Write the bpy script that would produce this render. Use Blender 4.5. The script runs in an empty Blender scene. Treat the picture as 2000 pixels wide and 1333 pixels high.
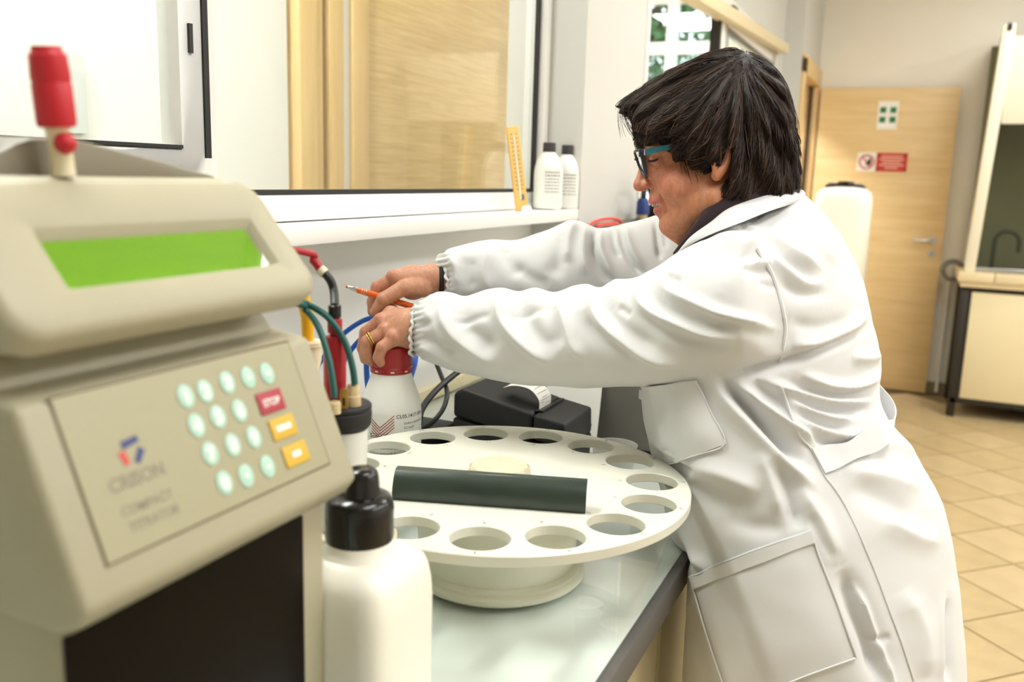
import bpy, bmesh, math, random
import numpy as np
from mathutils import Vector, Matrix
from mathutils.bvhtree import BVHTree

random.seed(7)
RNG = np.random.default_rng(11)
PI = math.pi
scene = bpy.context.scene
C = scene.collection

# ------------------------------------------------------------------ camera
F, CX, CY = 1755.0, 1000.0, 666.5
CAM = np.array([0.0, 0.0, 1.43])
_x = np.array([810.0, -301.0, F]); _x /= np.linalg.norm(_x)
_d = np.array([-285.0, 9434.0, F]); _d -= _d.dot(_x) * _x; _d /= np.linalg.norm(_d)
_z = -_d
_y = np.cross(_z, _x)
MC = np.stack([_x, _y, _z])          # camera axes (right, down, forward) -> world
cam_data = bpy.data.cameras.new('camera')
cam_data.sensor_width = 36.0
cam_data.lens = F / 2000.0 * 36.0
cam_data.clip_start = 0.02
cam_data.dof.use_dof = True
cam_data.dof.focus_distance = 1.30
cam_data.dof.aperture_fstop = 4.2
cam = bpy.data.objects.new('camera', cam_data)
_R = MC @ np.diag([1.0, -1.0, -1.0])
cam.matrix_world = Matrix([[*_R[i], CAM[i]] for i in range(3)] + [[0, 0, 0, 1]])
C.objects.link(cam)
scene.camera = cam

# ------------------------------------------------------------------ colour management, world
scene.view_settings.view_transform = 'Standard'
scene.view_settings.look = 'None'
scene.view_settings.gamma = 1.0
scene.view_settings.use_curve_mapping = False
scene.view_settings.exposure = 0.34
LAMP_STRENGTH = 10.0
world = bpy.data.worlds.new('sky')
scene.world = world
world.use_nodes = True
_bg = world.node_tree.nodes['Background']
_bg.inputs['Color'].default_value = (0.80, 0.90, 1.0, 1)
_bg.inputs['Strength'].default_value = 2.4
try:
    scene.cycles.use_denoising = True
    scene.cycles.max_bounces = 7
    scene.cycles.diffuse_bounces = 4
    scene.cycles.glossy_bounces = 3
    scene.cycles.adaptive_threshold = 0.05
    scene.cycles.use_light_tree = False
    scene.cycles.transparent_max_bounces = 14
    scene.cycles.caustics_reflective = False
    scene.cycles.caustics_refractive = False
    scene.cycles.sample_clamp_indirect = 6.0
except Exception:
    pass

# ------------------------------------------------------------------ pixel -> point helpers (used to size and place things)
def ray(u, v):
    d = MC @ np.array([u - CX, v - CY, F]); return d / np.linalg.norm(d)
def P(u, v, d):
    return CAM + MC @ (np.array([u - CX, v - CY, F]) * (d / F))
def onX(u, v, x):
    d = ray(u, v); return CAM + d * (x / d[0])
def onY(u, v, y):
    d = ray(u, v); return CAM + d * (y / d[1])
def onZ(u, v, z):
    d = ray(u, v); return CAM + d * ((z - CAM[2]) / d[2])
def on_plane(u, v, p0, n):
    d = ray(u, v); return CAM + d * (np.dot(np.asarray(p0) - CAM, n) / np.dot(d, n))
def project(V):
    c = (np.asarray(V, float) - CAM) @ MC
    return np.stack([CX + F * c[:, 0] / c[:, 2], CY + F * c[:, 1] / c[:, 2], c[:, 2]], 1)
E_R = MC @ np.array([1.0, 0, 0]); E_D = MC @ np.array([0, 1.0, 0]); E_F = MC @ np.array([0, 0, 1.0])

# ------------------------------------------------------------------ materials
MATS = {}
def srgb(r, g, b):
    f = lambda c: c / 12.92 if c <= 0.04045 else ((c + 0.055) / 1.055) ** 2.4
    return tuple(f(c / 255.0) for c in (r, g, b))
def mat(name, col, rough=0.5, metal=0.0, var=0.0, vscale=30.0, bump=0.0, bscale=200.0, spec=0.5, sss=0.0, emit=0.0, coat=0.0, trans=0.0, stretch=None, sheen=0.0):
    m = bpy.data.materials.new(name); m.use_nodes = True
    nt = m.node_tree; b = nt.nodes['Principled BSDF']
    c = (*col, 1)
    b.inputs['Base Color'].default_value = c
    b.inputs['Roughness'].default_value = rough
    b.inputs['Metallic'].default_value = metal
    b.inputs['Specular IOR Level'].default_value = spec
    b.inputs['Coat Weight'].default_value = coat
    b.inputs['Transmission Weight'].default_value = trans
    if sheen: b.inputs['Sheen Weight'].default_value = sheen
    if sss:
        b.inputs['Subsurface Weight'].default_value = sss
        b.inputs['Subsurface Radius'].default_value = (0.012, 0.005, 0.003)
        b.inputs['Subsurface Scale'].default_value = 0.6
    if emit:
        b.inputs['Emission Color'].default_value = c
        b.inputs['Emission Strength'].default_value = emit
    if var or bump:
        tc = nt.nodes.new('ShaderNodeTexCoord')
        mp = nt.nodes.new('ShaderNodeMapping')
        nt.links.new(tc.outputs['Object'], mp.inputs['Vector'])
        if stretch: mp.inputs['Scale'].default_value = stretch
    if var:
        n = nt.nodes.new('ShaderNodeTexNoise'); n.inputs['Scale'].default_value = vscale; n.inputs['Detail'].default_value = 4
        nt.links.new(mp.outputs['Vector'], n.inputs['Vector'])
        r = nt.nodes.new('ShaderNodeValToRGB')
        r.color_ramp.elements[0].position = 0.3; r.color_ramp.elements[1].position = 0.7
        r.color_ramp.elements[0].color = (*[x * (1 - var) for x in col], 1)
        r.color_ramp.elements[1].color = (*[min(1, x * (1 + var * 0.6)) for x in col], 1)
        nt.links.new(n.outputs['Fac'], r.inputs['Fac']); nt.links.new(r.outputs['Color'], b.inputs['Base Color'])
    if bump:
        n2 = nt.nodes.new('ShaderNodeTexNoise'); n2.inputs['Scale'].default_value = bscale; n2.inputs['Detail'].default_value = 3
        nt.links.new(mp.outputs['Vector'], n2.inputs['Vector'])
        bp = nt.nodes.new('ShaderNodeBump'); bp.inputs['Strength'].default_value = bump; bp.inputs['Distance'].default_value = 0.002
        nt.links.new(n2.outputs['Fac'], bp.inputs['Height']); nt.links.new(bp.outputs['Normal'], b.inputs['Normal'])
    MATS[name] = m
    return m
def glass_mat(name, tint=(1, 1, 1), rough=0.0, ior=1.45, gain=1.0):
    m = bpy.data.materials.new(name); m.use_nodes = True
    nt = m.node_tree; nt.nodes.clear()
    o = nt.nodes.new('ShaderNodeOutputMaterial'); mx = nt.nodes.new('ShaderNodeMixShader')
    t = nt.nodes.new('ShaderNodeBsdfTransparent'); g = nt.nodes.new('ShaderNodeBsdfGlossy'); fr = nt.nodes.new('ShaderNodeFresnel')
    t.inputs['Color'].default_value = (*tint, 1); g.inputs['Roughness'].default_value = rough
    g.inputs['Color'].default_value = (gain, gain, gain, 1)
    ge = nt.nodes.new('ShaderNodeNewGeometry'); mi = nt.nodes.new('ShaderNodeMix')   # same Fresnel on entering and leaving the pane
    mi.inputs[2].default_value = ior; mi.inputs[3].default_value = 1.0 / ior
    nt.links.new(ge.outputs['Backfacing'], mi.inputs[0]); nt.links.new(mi.outputs[0], fr.inputs['IOR'])
    nt.links.new(fr.outputs[0], mx.inputs[0]); nt.links.new(t.outputs[0], mx.inputs[1]); nt.links.new(g.outputs[0], mx.inputs[2])
    nt.links.new(mx.outputs[0], o.inputs[0])
    MATS[name] = m
    return m
def wood_mat(name, c0, c1, stretch, scale=6.0, rough=0.45):
    m = mat(name, c0, rough, var=0)
    nt = m.node_tree; b = nt.nodes['Principled BSDF']
    tc = nt.nodes.new('ShaderNodeTexCoord'); mp = nt.nodes.new('ShaderNodeMapping'); mp.inputs['Scale'].default_value = stretch
    n = nt.nodes.new('ShaderNodeTexNoise'); n.inputs['Scale'].default_value = scale; n.inputs['Detail'].default_value = 8; n.inputs['Roughness'].default_value = 0.65; n.inputs['Distortion'].default_value = 0.6
    r = nt.nodes.new('ShaderNodeValToRGB'); r.color_ramp.elements[0].position = 0.32; r.color_ramp.elements[1].position = 0.68
    r.color_ramp.elements[0].color = (*c0, 1); r.color_ramp.elements[1].color = (*c1, 1)
    nt.links.new(tc.outputs['Object'], mp.inputs['Vector']); nt.links.new(mp.outputs['Vector'], n.inputs['Vector'])
    nt.links.new(n.outputs['Fac'], r.inputs['Fac']); nt.links.new(r.outputs['Color'], b.inputs['Base Color'])
    return m

# ------------------------------------------------------------------ mesh helpers
WLOC = {}
class MB:
    """collects shapes in world coordinates; build() links them as ONE mesh object"""
    def __init__(s): s.v = []; s.f = []
    def add(s, V, Fc):
        o = len(s.v); s.v.extend([tuple(map(float, p)) for p in V]); s.f.extend([tuple(i + o for i in f) for f in Fc]); return s
    def box(s, lo, hi):
        x0, y0, z0 = lo; x1, y1, z1 = hi
        return s.add([(x0, y0, z0), (x1, y0, z0), (x1, y1, z0), (x0, y1, z0), (x0, y0, z1), (x1, y0, z1), (x1, y1, z1), (x0, y1, z1)],
                     [(0, 3, 2, 1), (4, 5, 6, 7), (0, 1, 5, 4), (1, 2, 6, 5), (2, 3, 7, 6), (3, 0, 4, 7)])
    def obox(s, c, ax, ay, az, hx, hy, hz):
        c, ax, ay, az = map(np.asarray, (c, ax, ay, az)); V = []
        for k in (-1, 1):
            for a, b in ((-1, -1), (1, -1), (1, 1), (-1, 1)):
                V.append(c + ax * hx * a + ay * hy * b + az * hz * k)
        return s.add(V, [(0, 3, 2, 1), (4, 5, 6, 7), (0, 1, 5, 4), (1, 2, 6, 5), (2, 3, 7, 6), (3, 0, 4, 7)])
    def prism(s, poly, d):
        """poly: list of 3D points (planar, any), extruded by vector d"""
        n = len(poly); d = np.asarray(d, float); A = [np.asarray(p, float) for p in poly]
        V = A + [p + d for p in A]
        return s.add(V, [tuple(range(n))[::-1], tuple(range(n, 2 * n))] + [(i, (i + 1) % n, (i + 1) % n + n, i + n) for i in range(n)])
    def lathe(s, prof, c, n=32, axis=(0, 0, 1), sq=0.0, caps=True):
        """prof: list of (r, h) ; sq>0 squares the section towards a rounded square"""
        ax = np.asarray(axis, float); ax /= np.linalg.norm(ax)
        t = np.array([1.0, 0, 0]) if abs(ax[0]) < 0.9 else np.array([0, 1.0, 0])
        e1 = t - ax * t.dot(ax); e1 /= np.linalg.norm(e1); e2 = np.cross(ax, e1); c = np.asarray(c, float)
        V = []; Fc = []
        for r, h in prof:
            for i in range(n):
                a = 2 * PI * i / n
                k = 1.0
                if sq: k = 1.0 / (abs(math.cos(a)) ** sq + abs(math.sin(a)) ** sq) ** (1.0 / sq)
                V.append(c + ax * h + (e1 * math.cos(a) + e2 * math.sin(a)) * r * k)
        m = len(prof)
        for j in range(m - 1):
            for i in range(n):
                i2 = (i + 1) % n; Fc.append((j * n + i, j * n + i2, (j + 1) * n + i2, (j + 1) * n + i))
        if caps:
            Fc.append(tuple(range(n))[::-1]); Fc.append(tuple(range((m - 1) * n, m * n)))
        return s.add(V, Fc)
    def tube(s, pts, r, n=10, caps=True):
        pts = [np.asarray(p, float) for p in pts]; m = len(pts)
        rs = [r] * m if np.isscalar(r) else list(r)
        V = []; Fc = []; e1 = None
        for i, p in enumerate(pts):
            t = pts[min(i + 1, m - 1)] - pts[max(i - 1, 0)]; t /= (np.linalg.norm(t) + 1e-12)
            if e1 is None:
                a = np.array([0, 0, 1.0]) if abs(t[2]) < 0.9 else np.array([1.0, 0, 0]); e1 = a - t * a.dot(t)
            else: e1 = e1 - t * e1.dot(t)
            e1 /= (np.linalg.norm(e1) + 1e-12); e2 = np.cross(t, e1)
            for k in range(n):
                a = 2 * PI * k / n; V.append(p + (e1 * math.cos(a) + e2 * math.sin(a)) * rs[i])
        for j in range(m - 1):
            for k in range(n):
                k2 = (k + 1) % n; Fc.append((j * n + k, j * n + k2, (j + 1) * n + k2, (j + 1) * n + k))
        if caps: Fc.append(tuple(range(n))[::-1]); Fc.append(tuple(range((m - 1) * n, m * n)))
        return s.add(V, Fc)
    def build(s, name, m, parent=None, smooth=None, bevel=0.0, seg=2, base=None):
        return link_mesh(name, np.array(s.v), s.f, m, parent, smooth, bevel, seg, base)

def link_mesh(name, V, Fc, m, parent=None, smooth=None, bevel=0.0, seg=2, base=None):
    V = np.asarray(V, float)
    if parent is not None: o0 = np.array(WLOC[parent.name])
    elif base is not None: o0 = np.asarray(base, float)
    else: o0 = np.array([(V[:, 0].min() + V[:, 0].max()) / 2, (V[:, 1].min() + V[:, 1].max()) / 2, V[:, 2].min()])
    me = bpy.data.meshes.new(name)
    me.from_pydata((V - o0).tolist(), [], [tuple(map(int, f)) for f in Fc])
    me.update()
    if bevel:
        bm = bmesh.new(); bm.from_mesh(me)
        bmesh.ops.remove_doubles(bm, verts=bm.verts, dist=1e-6)
        es = [e for e in bm.edges if len(e.link_faces) == 2 and e.calc_face_angle(0) > 0.6]
        bmesh.ops.bevel(bm, geom=es, offset=bevel, segments=seg, profile=0.5, affect='EDGES', clamp_overlap=True)
        bmesh.ops.recalc_face_normals(bm, faces=bm.faces)
        bm.to_mesh(me); bm.free()
    if smooth is None: smooth = 0.7 if bevel else 0.0
    if smooth:
        me.polygons.foreach_set('use_smooth', [True] * len(me.polygons))
        try: me.set_sharp_from_angle(angle=smooth)
        except Exception: pass
    me.materials.append(MATS[m] if isinstance(m, str) else m)
    o = bpy.data.objects.new(name, me); C.objects.link(o)
    if parent is not None: o.parent = parent
    else: o.location = o0
    WLOC[o.name] = tuple(o0)
    return o
def thing(name, loc, label, cat, group=None):
    o = bpy.data.objects.new(name, None); C.objects.link(o); o.location = tuple(map(float, loc)); o.empty_display_size = 0.05
    WLOC[o.name] = tuple(map(float, loc)); return tag(o, label, cat, group)
def tag(o, label=None, cat=None, group=None, kind=None):
    if label: o['label'] = label
    if cat: o['category'] = cat
    if group: o['group'] = group
    if kind: o['kind'] = kind
    return o
def struct(o, label=None):
    o['kind'] = 'structure'
    if label: o['label'] = label
    return o
def rbox(name, lo, hi, m, parent=None, bevel=0.003, seg=2):
    return MB().box(lo, hi).build(name, m, parent, bevel=bevel, seg=seg)
def catmull(pts, n=8, closed=False):
    p = np.asarray(pts, float); out = []; m = len(p)
    for i in range(m - (0 if closed else 1)):
        if closed: a, b, c, d = p[(i - 1) % m], p[i], p[(i + 1) % m], p[(i + 2) % m]
        else: a, b, c, d = p[max(i - 1, 0)], p[i], p[i + 1], p[min(i + 2, m - 1)]
        for k in range(n):
            t = k / n
            out.append(0.5 * ((2 * b) + (-a + c) * t + (2 * a - 5 * b + 4 * c - d) * t * t + (-a + 3 * b - 3 * c + d) * t ** 3))
    if not closed: out.append(p[-1])
    return np.array(out)
def text_geo(txt, size, align='LEFT', bold=0.0):
    cu = bpy.data.curves.new('txt', 'FONT'); cu.body = txt; cu.size = size; cu.align_x = align; cu.resolution_u = 3; cu.offset = bold
    o = bpy.data.objects.new('txt', cu); C.objects.link(o)
    me = bpy.data.meshes.new_from_object(o)
    V = np.array([v.co[:] for v in me.vertices]) if len(me.vertices) else np.zeros((0, 3)); Fc = [tuple(p.vertices) for p in me.polygons]
    bpy.data.objects.remove(o); bpy.data.curves.remove(cu); bpy.data.meshes.remove(me)
    return V, Fc
def flat_text(mb, txt, size, origin, ex, ey, align='LEFT', bold=0.0):
    V, Fc = text_geo(txt, size, align, bold)
    if len(V): mb.add([np.asarray(origin) + np.asarray(ex) * p[0] + np.asarray(ey) * p[1] for p in V], Fc)

# ------------------------------------------------------------------ SDF modelling (soft bodies, cloth, hands)
def smin(a, b, k):
    h = np.clip(0.5 + 0.5 * (b - a) / k, 0, 1); return b + (a - b) * h - k * h * (1 - h)
def smax(a, b, k): return -smin(-a, -b, k)
def s_cone(Q, a, b, ra, rb):
    a = np.asarray(a, np.float32); b = np.asarray(b, np.float32); ba = b - a
    h = np.clip(((Q - a) @ ba) / max(float(ba @ ba), 1e-12), 0, 1)
    return np.linalg.norm(Q - a - h[:, None] * ba, axis=1) - (ra + (rb - ra) * h)
def s_ell(Q, c, axes, rad):
    L = (Q - np.asarray(c, np.float32)) @ np.asarray(axes, np.float32).T / np.asarray(rad, np.float32)
    k = np.linalg.norm(L, axis=1); return (k - 1) * min(rad)
def surface_nets(fn, lo, hi, res):
    lo = np.asarray(lo, float); hi = np.asarray(hi, float)
    n = np.ceil((hi - lo) / res).astype(int) + 1
    ax = [lo[i] + res * np.arange(n[i]) for i in range(3)]
    G = np.stack(np.meshgrid(*ax, indexing='ij'), -1).reshape(-1, 3).astype(np.float32)
    val = np.concatenate([fn(G[i:i + 400000]) for i in range(0, len(G), 400000)]).reshape(n)
    ins = val < 0
    cn = n - 1
    acc = np.zeros((*cn, 3)); cnt = np.zeros(cn)
    sl = lambda o: tuple(slice(o[i], o[i] + cn[i]) for i in range(3))
    for axis in range(3):
        o1, o2 = [i for i in range(3) if i != axis]
        for a in (0, 1):
            for b in (0, 1):
                off = [0, 0, 0]; off[o1] = a; off[o2] = b
                off2 = list(off); off2[axis] = 1
                v0, v1 = val[sl(off)], val[sl(off2)]
                cr = (v0 < 0) != (v1 < 0)
                t = np.where(cr, v0 / np.where(cr, v0 - v1, 1), 0)
                pos = np.zeros((*cn, 3)); pos[..., o1] = a; pos[..., o2] = b; pos[..., axis] = t
                acc += pos * cr[..., None]; cnt += cr
    act = cnt > 0
    idx = -np.ones(cn, int); idx[act] = np.arange(act.sum())
    base = np.stack(np.meshgrid(*[np.arange(k) for k in cn], indexing='ij'), -1)[act]
    V = lo + res * (base + acc[act] / cnt[act][:, None])
    Fc = []
    for axis in range(3):
        o1, o2 = (axis + 1) % 3, (axis + 2) % 3
        s0 = [slice(None)] * 3; s1 = [slice(None)] * 3
        s0[axis] = slice(0, cn[axis]); s1[axis] = slice(1, cn[axis] + 1)
        for o in (o1, o2): s0[o] = slice(1, cn[o]); s1[o] = slice(1, cn[o])
        A, B = ins[tuple(s0)], ins[tuple(s1)]
        I = np.argwhere(A != B)
        if not len(I): continue
        flip = A[tuple(I.T)]
        cell = I.copy(); cell[:, o1] += 1; cell[:, o2] += 1
        def gi(d1, d2):
            c = cell.copy(); c[:, o1] -= d1; c[:, o2] -= d2; return idx[c[:, 0], c[:, 1], c[:, 2]]
        q = np.stack([gi(1, 1), gi(0, 1), gi(0, 0), gi(1, 0)], 1)
        q[~flip] = q[~flip][:, ::-1]
        Fc.append(q)
    return V, np.concatenate(Fc)
def vnormals(V, Q):
    a, b, c, d = (V[Q[:, i]] for i in range(4)); fn = np.cross(c - a, d - b)
    N = np.zeros_like(V)
    for i in range(4): np.add.at(N, Q[:, i], fn)
    return N / (np.linalg.norm(N, axis=1, keepdims=True) + 1e-12)
def relax(V, Q, it=2, lam=0.5):
    e = np.concatenate([Q[:, [0, 1]], Q[:, [1, 2]], Q[:, [2, 3]], Q[:, [3, 0]]]); n = len(V)
    deg = np.bincount(e.ravel(), minlength=n)[:, None].astype(float)
    for _ in range(it):
        S = np.zeros_like(V); np.add.at(S, e[:, 0], V[e[:, 1]]); np.add.at(S, e[:, 1], V[e[:, 0]])
        V = V + lam * (S / np.maximum(deg, 1) - V)
    return V
def seg_dist(UV, pts):
    """distance of 2D points to a polyline, and position 0..1 along it"""
    best = np.full(len(UV), 1e9); par = np.zeros(len(UV)); side = np.zeros(len(UV))
    pts = np.asarray(pts, float); L = np.r_[0, np.cumsum(np.linalg.norm(np.diff(pts, axis=0), axis=1))]
    for i in range(len(pts) - 1):
        a, b = pts[i], pts[i + 1]; ab = b - a; l2 = max(ab @ ab, 1e-9)
        t = np.clip(((UV - a) @ ab) / l2, 0, 1); q = UV - a - t[:, None] * ab
        dd = np.linalg.norm(q, axis=1); m = dd < best
        best[m] = dd[m]; par[m] = ((L[i] + t * (L[i + 1] - L[i])) / L[-1])[m]; side[m] = (ab[0] * q[:, 1] - ab[1] * q[:, 0])[m]
    return best, par, np.sign(side)

# ================================================================== materials of the place
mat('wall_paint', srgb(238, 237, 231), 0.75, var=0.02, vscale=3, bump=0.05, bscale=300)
mat('end_wall_paint', srgb(242, 236, 222), 0.8, var=0.03, vscale=2, bump=0.05, bscale=300)
mat('ceiling_paint', srgb(240, 238, 230), 0.9)
mat('white_frame', srgb(240, 238, 232), 0.35)
mat('white_laminate', srgb(244, 243, 238), 0.4)
mat('wall_paint_dimmed', srgb(208, 206, 199), 0.75, var=0.02, vscale=3, bump=0.05, bscale=300)  # white wall colour darkened to offset the strong lamp light on it
mat('black_gasket', srgb(24, 22, 20), 0.6)
mat('tile', srgb(188, 166, 123), 0.45, var=0.12, vscale=9, bump=0.06, bscale=60)
mat('tile_b', srgb(194, 172, 131), 0.45, var=0.11, vscale=7, bump=0.06, bscale=60)
mat('grout', srgb(128, 104, 66), 0.9)
wood_mat('oak', srgb(214, 182, 126), srgb(228, 202, 152), (0.6, 0.6, 9.0), 3.0)
wood_mat('oak_grain', srgb(196, 166, 112), srgb(226, 201, 150), (1.0, 1.0, 26.0), 4.0)
wood_mat('oak_frame', srgb(218, 184, 126), srgb(228, 198, 144), (9.0, 9.0, 0.6), 3.0)
mat('dark_gap', srgb(70, 50, 26), 0.8)
mat('bench_white', srgb(247, 248, 243), 0.35, var=0.04, vscale=5)
mat('bench_metal', srgb(112, 108, 106), 0.4, metal=0.3)
mat('cabinet_cream', srgb(232, 218, 178), 0.5, var=0.03, vscale=4)
mat('cabinet_dark', srgb(38, 33, 26), 0.5)
mat('chrome', srgb(200, 200, 200), 0.2, metal=1.0)
mat('black_plastic', srgb(22, 21, 21), 0.32)
mat('black_matte', srgb(26, 25, 25), 0.6, bump=0.15, bscale=500)
mat('hood_interior', srgb(122, 118, 92), 0.6, var=0.1, vscale=3)
mat('hood_cream', srgb(238, 230, 206), 0.5)
mat('hood_tile', srgb(228, 210, 170), 0.4)
mat('grey_skirting', srgb(140, 126, 100), 0.6)
mat('grey_panel', srgb(112, 108, 100), 0.6, var=0.05, vscale=12)
mat('lamp_diffuser', (0.985, 0.99, 1.0), 0.6, emit=LAMP_STRENGTH)
mat('lamp_diffuser_b', (1.0, 0.99, 0.96), 0.6, emit=LAMP_STRENGTH * 7.0)
mat('lamp_diffuser_c', (0.985, 0.99, 1.0), 0.6, emit=LAMP_STRENGTH * 1.45)
mat('lamp_diffuser_fill', (0.985, 0.99, 1.0), 0.6, emit=LAMP_STRENGTH * 1.15)
mat('paper_white', srgb(240, 238, 230), 0.8)
mat('ink', srgb(40, 38, 36), 0.8)
mat('ink_grey', srgb(120, 118, 112), 0.8)
mat('leaf_a', srgb(70, 110, 62), 0.6); mat('leaf_b', srgb(104, 140, 92), 0.6); mat('leaf_c', srgb(52, 84, 60), 0.6)
mat('bark', srgb(92, 78, 60), 0.9)
mat('grass', srgb(98, 120, 78), 0.9, var=0.2)
glass_mat('window_glass', (0.97, 0.985, 0.97), 0.0, ior=1.36)
glass_mat('bench_glass', (0.975, 0.995, 0.985), 0.03, gain=0.9)
glass_mat('hood_glass', (0.82, 0.84, 0.76), 0.02)
mat('sign_green', srgb(20, 112, 62), 0.5); mat('sign_red', srgb(190, 52, 46), 0.5); mat('sign_red_dark', srgb(142, 26, 32), 0.5)
mat('sign_pink', srgb(232, 190, 170), 0.5)

YW, YM, YD = 1.0, 0.885, 0.77     # window wall, wall beyond the pilaster, wall at the door
ZC = 3.0
XE = 6.85
# ================================================================== structure
# floor: tiles laid diagonally, each one a piece of the floor
floor = struct(MB().box((-2.5, -3.3, -0.06), (XE + 0.1, 1.1, -0.004)).build('floor', 'grout'), 'beige ceramic tiled floor laid diagonally')
L = 0.3 / math.sqrt(2)
tv = MB().add([(-0.1475, -0.1475, -0.01), (0.1475, -0.1475, -0.01), (0.1475, 0.1475, -0.01), (-0.1475, 0.1475, -0.01),
               (-0.146, -0.146, 0.0), (0.146, -0.146, 0.0), (0.146, 0.146, 0.0), (-0.146, 0.146, 0.0)],
              [(4, 5, 6, 7), (0, 1, 5, 4), (1, 2, 6, 5), (2, 3, 7, 6), (3, 0, 4, 7)])
tile_me = []
for mn in ('tile', 'tile_b'):
    me = bpy.data.meshes.new('tile'); me.from_pydata(tv.v, [], tv.f); me.materials.append(MATS[mn]); tile_me.append(me)
cells = []; rest = []
for i in range(-30, 40):
    for j in range(-30, 40):
        x = 4.228 + L * (i + j + 1); y = -0.455 + L * (i - j)
        if -2.3 < x < XE - 0.16 and -3.2 < y < 1.0:
            cells.append((x, y))
vis = []
for x, y in cells:
    p = project(np.array([[x, y, 0.0]]))[0]
    (vis if (p[2] > 0.3 and 1480 < p[0] < 2120 and 700 < p[1] < 1480) else rest).append((x, y))
for k, (x, y) in enumerate(vis[:300]):
    t = bpy.data.objects.new('tile', tile_me[(k * 7 + k // 3) % 2]); C.objects.link(t); t.parent = floor
    t.location = Vector((x, y, 0)) - Vector(WLOC[floor.name]); t.rotation_euler = (0, 0, PI / 4)
mbt = MB(); c45 = math.cos(PI / 4)
for x, y in rest:
    mbt.add([(x + (a - b) * c45, y + (a + b) * c45, c) for a, b, c in tv.v], tv.f)
tag(mbt.build('tile_field', 'tile', floor), kind='stuff')

struct(MB().box((-2.5, -3.3, ZC), (XE + 0.5, 3.3, ZC + 0.08)).build('ceiling', 'ceiling_paint'), 'white ceiling')
struct(MB().box((XE, -3.3, 0), (XE + 0.12, 0.95, ZC)).build('wall_end', 'end_wall_paint'), 'cream end wall behind the wooden door')
struct(MB().box((-2.6, -3.3, 0), (-2.5, 3.3, ZC)).build('wall_near', 'wall_paint'), 'white wall behind the viewer')
struct(MB().box((-2.5, -3.4, 0), (XE + 0.1, -3.3, ZC)).build('wall_aisle', 'wall_paint'), 'white wall on the aisle side')
# window wall below and above the niche, pilaster side
wl = MB().box((-2.5, YW + 0.03, 0), (2.41, YW + 0.12, 1.30)).box((-2.5, YW + 0.0, 2.72), (2.41, YW + 0.12, ZC))
struct(wl.build('wall_window', 'white_laminate'), 'white wall below and above the interior window')  # lighter white than the other walls, offsets the shade under the sill
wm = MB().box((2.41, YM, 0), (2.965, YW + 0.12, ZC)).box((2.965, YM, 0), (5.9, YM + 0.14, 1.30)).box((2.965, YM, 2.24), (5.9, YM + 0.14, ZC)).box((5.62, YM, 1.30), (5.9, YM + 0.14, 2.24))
struct(wm.build('wall_pilaster', 'wall_paint_dimmed'), 'white pilaster and wall around the sliding window')
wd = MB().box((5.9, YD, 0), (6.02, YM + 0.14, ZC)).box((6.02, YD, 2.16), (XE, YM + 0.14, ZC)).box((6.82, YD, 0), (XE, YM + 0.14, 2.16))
struct(wd.build('wall_door', 'wall_paint_dimmed'), 'white wall around the doorway')
struct(MB().box((XE - 0.012, -0.30, 0.0), (XE, 0.60, 0.085)).build('baseboard_end', 'grey_skirting'), 'grey skirting along the end wall')

# ---- interior window (niche): sill, frames, panes
w1 = thing('window_1', (0.9, YW, 1.3), 'white framed interior window with black gaskets above the bench', None); w1['kind'] = 'structure'
ZS = onY(600, 442, 0.885)[2]; ZS0 = onY(600, 481, 0.885)[2]
rbox('window_sill', (-2.4, 0.905, ZS0 + 0.004), (2.41, YW + 0.06, ZS - 0.002), 'white_laminate', w1, 0.003)
rbox('sill_lip', (-2.4, 0.885, ZS0), (2.41, 0.906, ZS), 'white_laminate', w1, 0.005)
fb = MB().box((-2.4, YW - 0.012, ZS), (2.41, YW + 0.05, 1.383)).box((-2.4, YW - 0.02, ZS), (2.41, YW - 0.012, 1.355))
fb.build('window_frame', 'white_frame', w1, bevel=0.003)
MB().box((1.115, YW + 0.005, 1.383), (2.372, YW + 0.03, 1.392)).build('gasket', 'black_gasket', w1)
MB().box((2.355, YW + 0.006, 1.383), (2.372, YW + 0.016, 2.72)).build('gasket', 'black_gasket', w1)
rbox('window_frame', (2.372, YW - 0.012, 1.383), (2.408, YW + 0.05, 2.72), 'white_frame', w1, 0.002)
MB().box((1.105, YW + 0.016, 1.388), (2.36, YW + 0.022, 2.72)).build('pane', 'window_glass', w1)
# sliding sash on the left
xa = onY(386, 150, YW - 0.02)[0]
ss = MB().box((-2.4, YW - 0.03, 1.383), (xa - 0.045, YW + 0.01, 1.452)).box((xa - 0.045, YW - 0.03, 1.383), (xa, YW + 0.01, 1.452)).box((xa - 0.045, YW - 0.03, 1.452), (xa, YW + 0.01, 2.72)).box((xa + 0.011, YW - 0.012, 1.383), (xa + 0.045, YW + 0.05, 2.72))
ss.build('sash_frame', 'white_frame', w1, bevel=0.002)
MB().box((xa, YW - 0.032, 1.44), (xa + 0.011, YW + 0.02, 2.72)).build('gasket', 'black_gasket', w1)
MB().box((-2.4, YW - 0.032, 1.452), (xa - 0.045, YW - 0.022, 1.457)).build('gasket', 'black_gasket', w1)
MB().box((-2.4, YW - 0.012, 1.45), (xa - 0.04, YW - 0.006, 2.72)).build('pane', 'window_glass', w1)
zl = onY(370, 75, YW - 0.03)
MB().box((zl[0] - 0.004, YW - 0.034, zl[2] - 0.02), (zl[0] + 0.003, YW - 0.029, zl[2] + 0.02)).build('sash_latch', 'black_plastic', w1)
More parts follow.
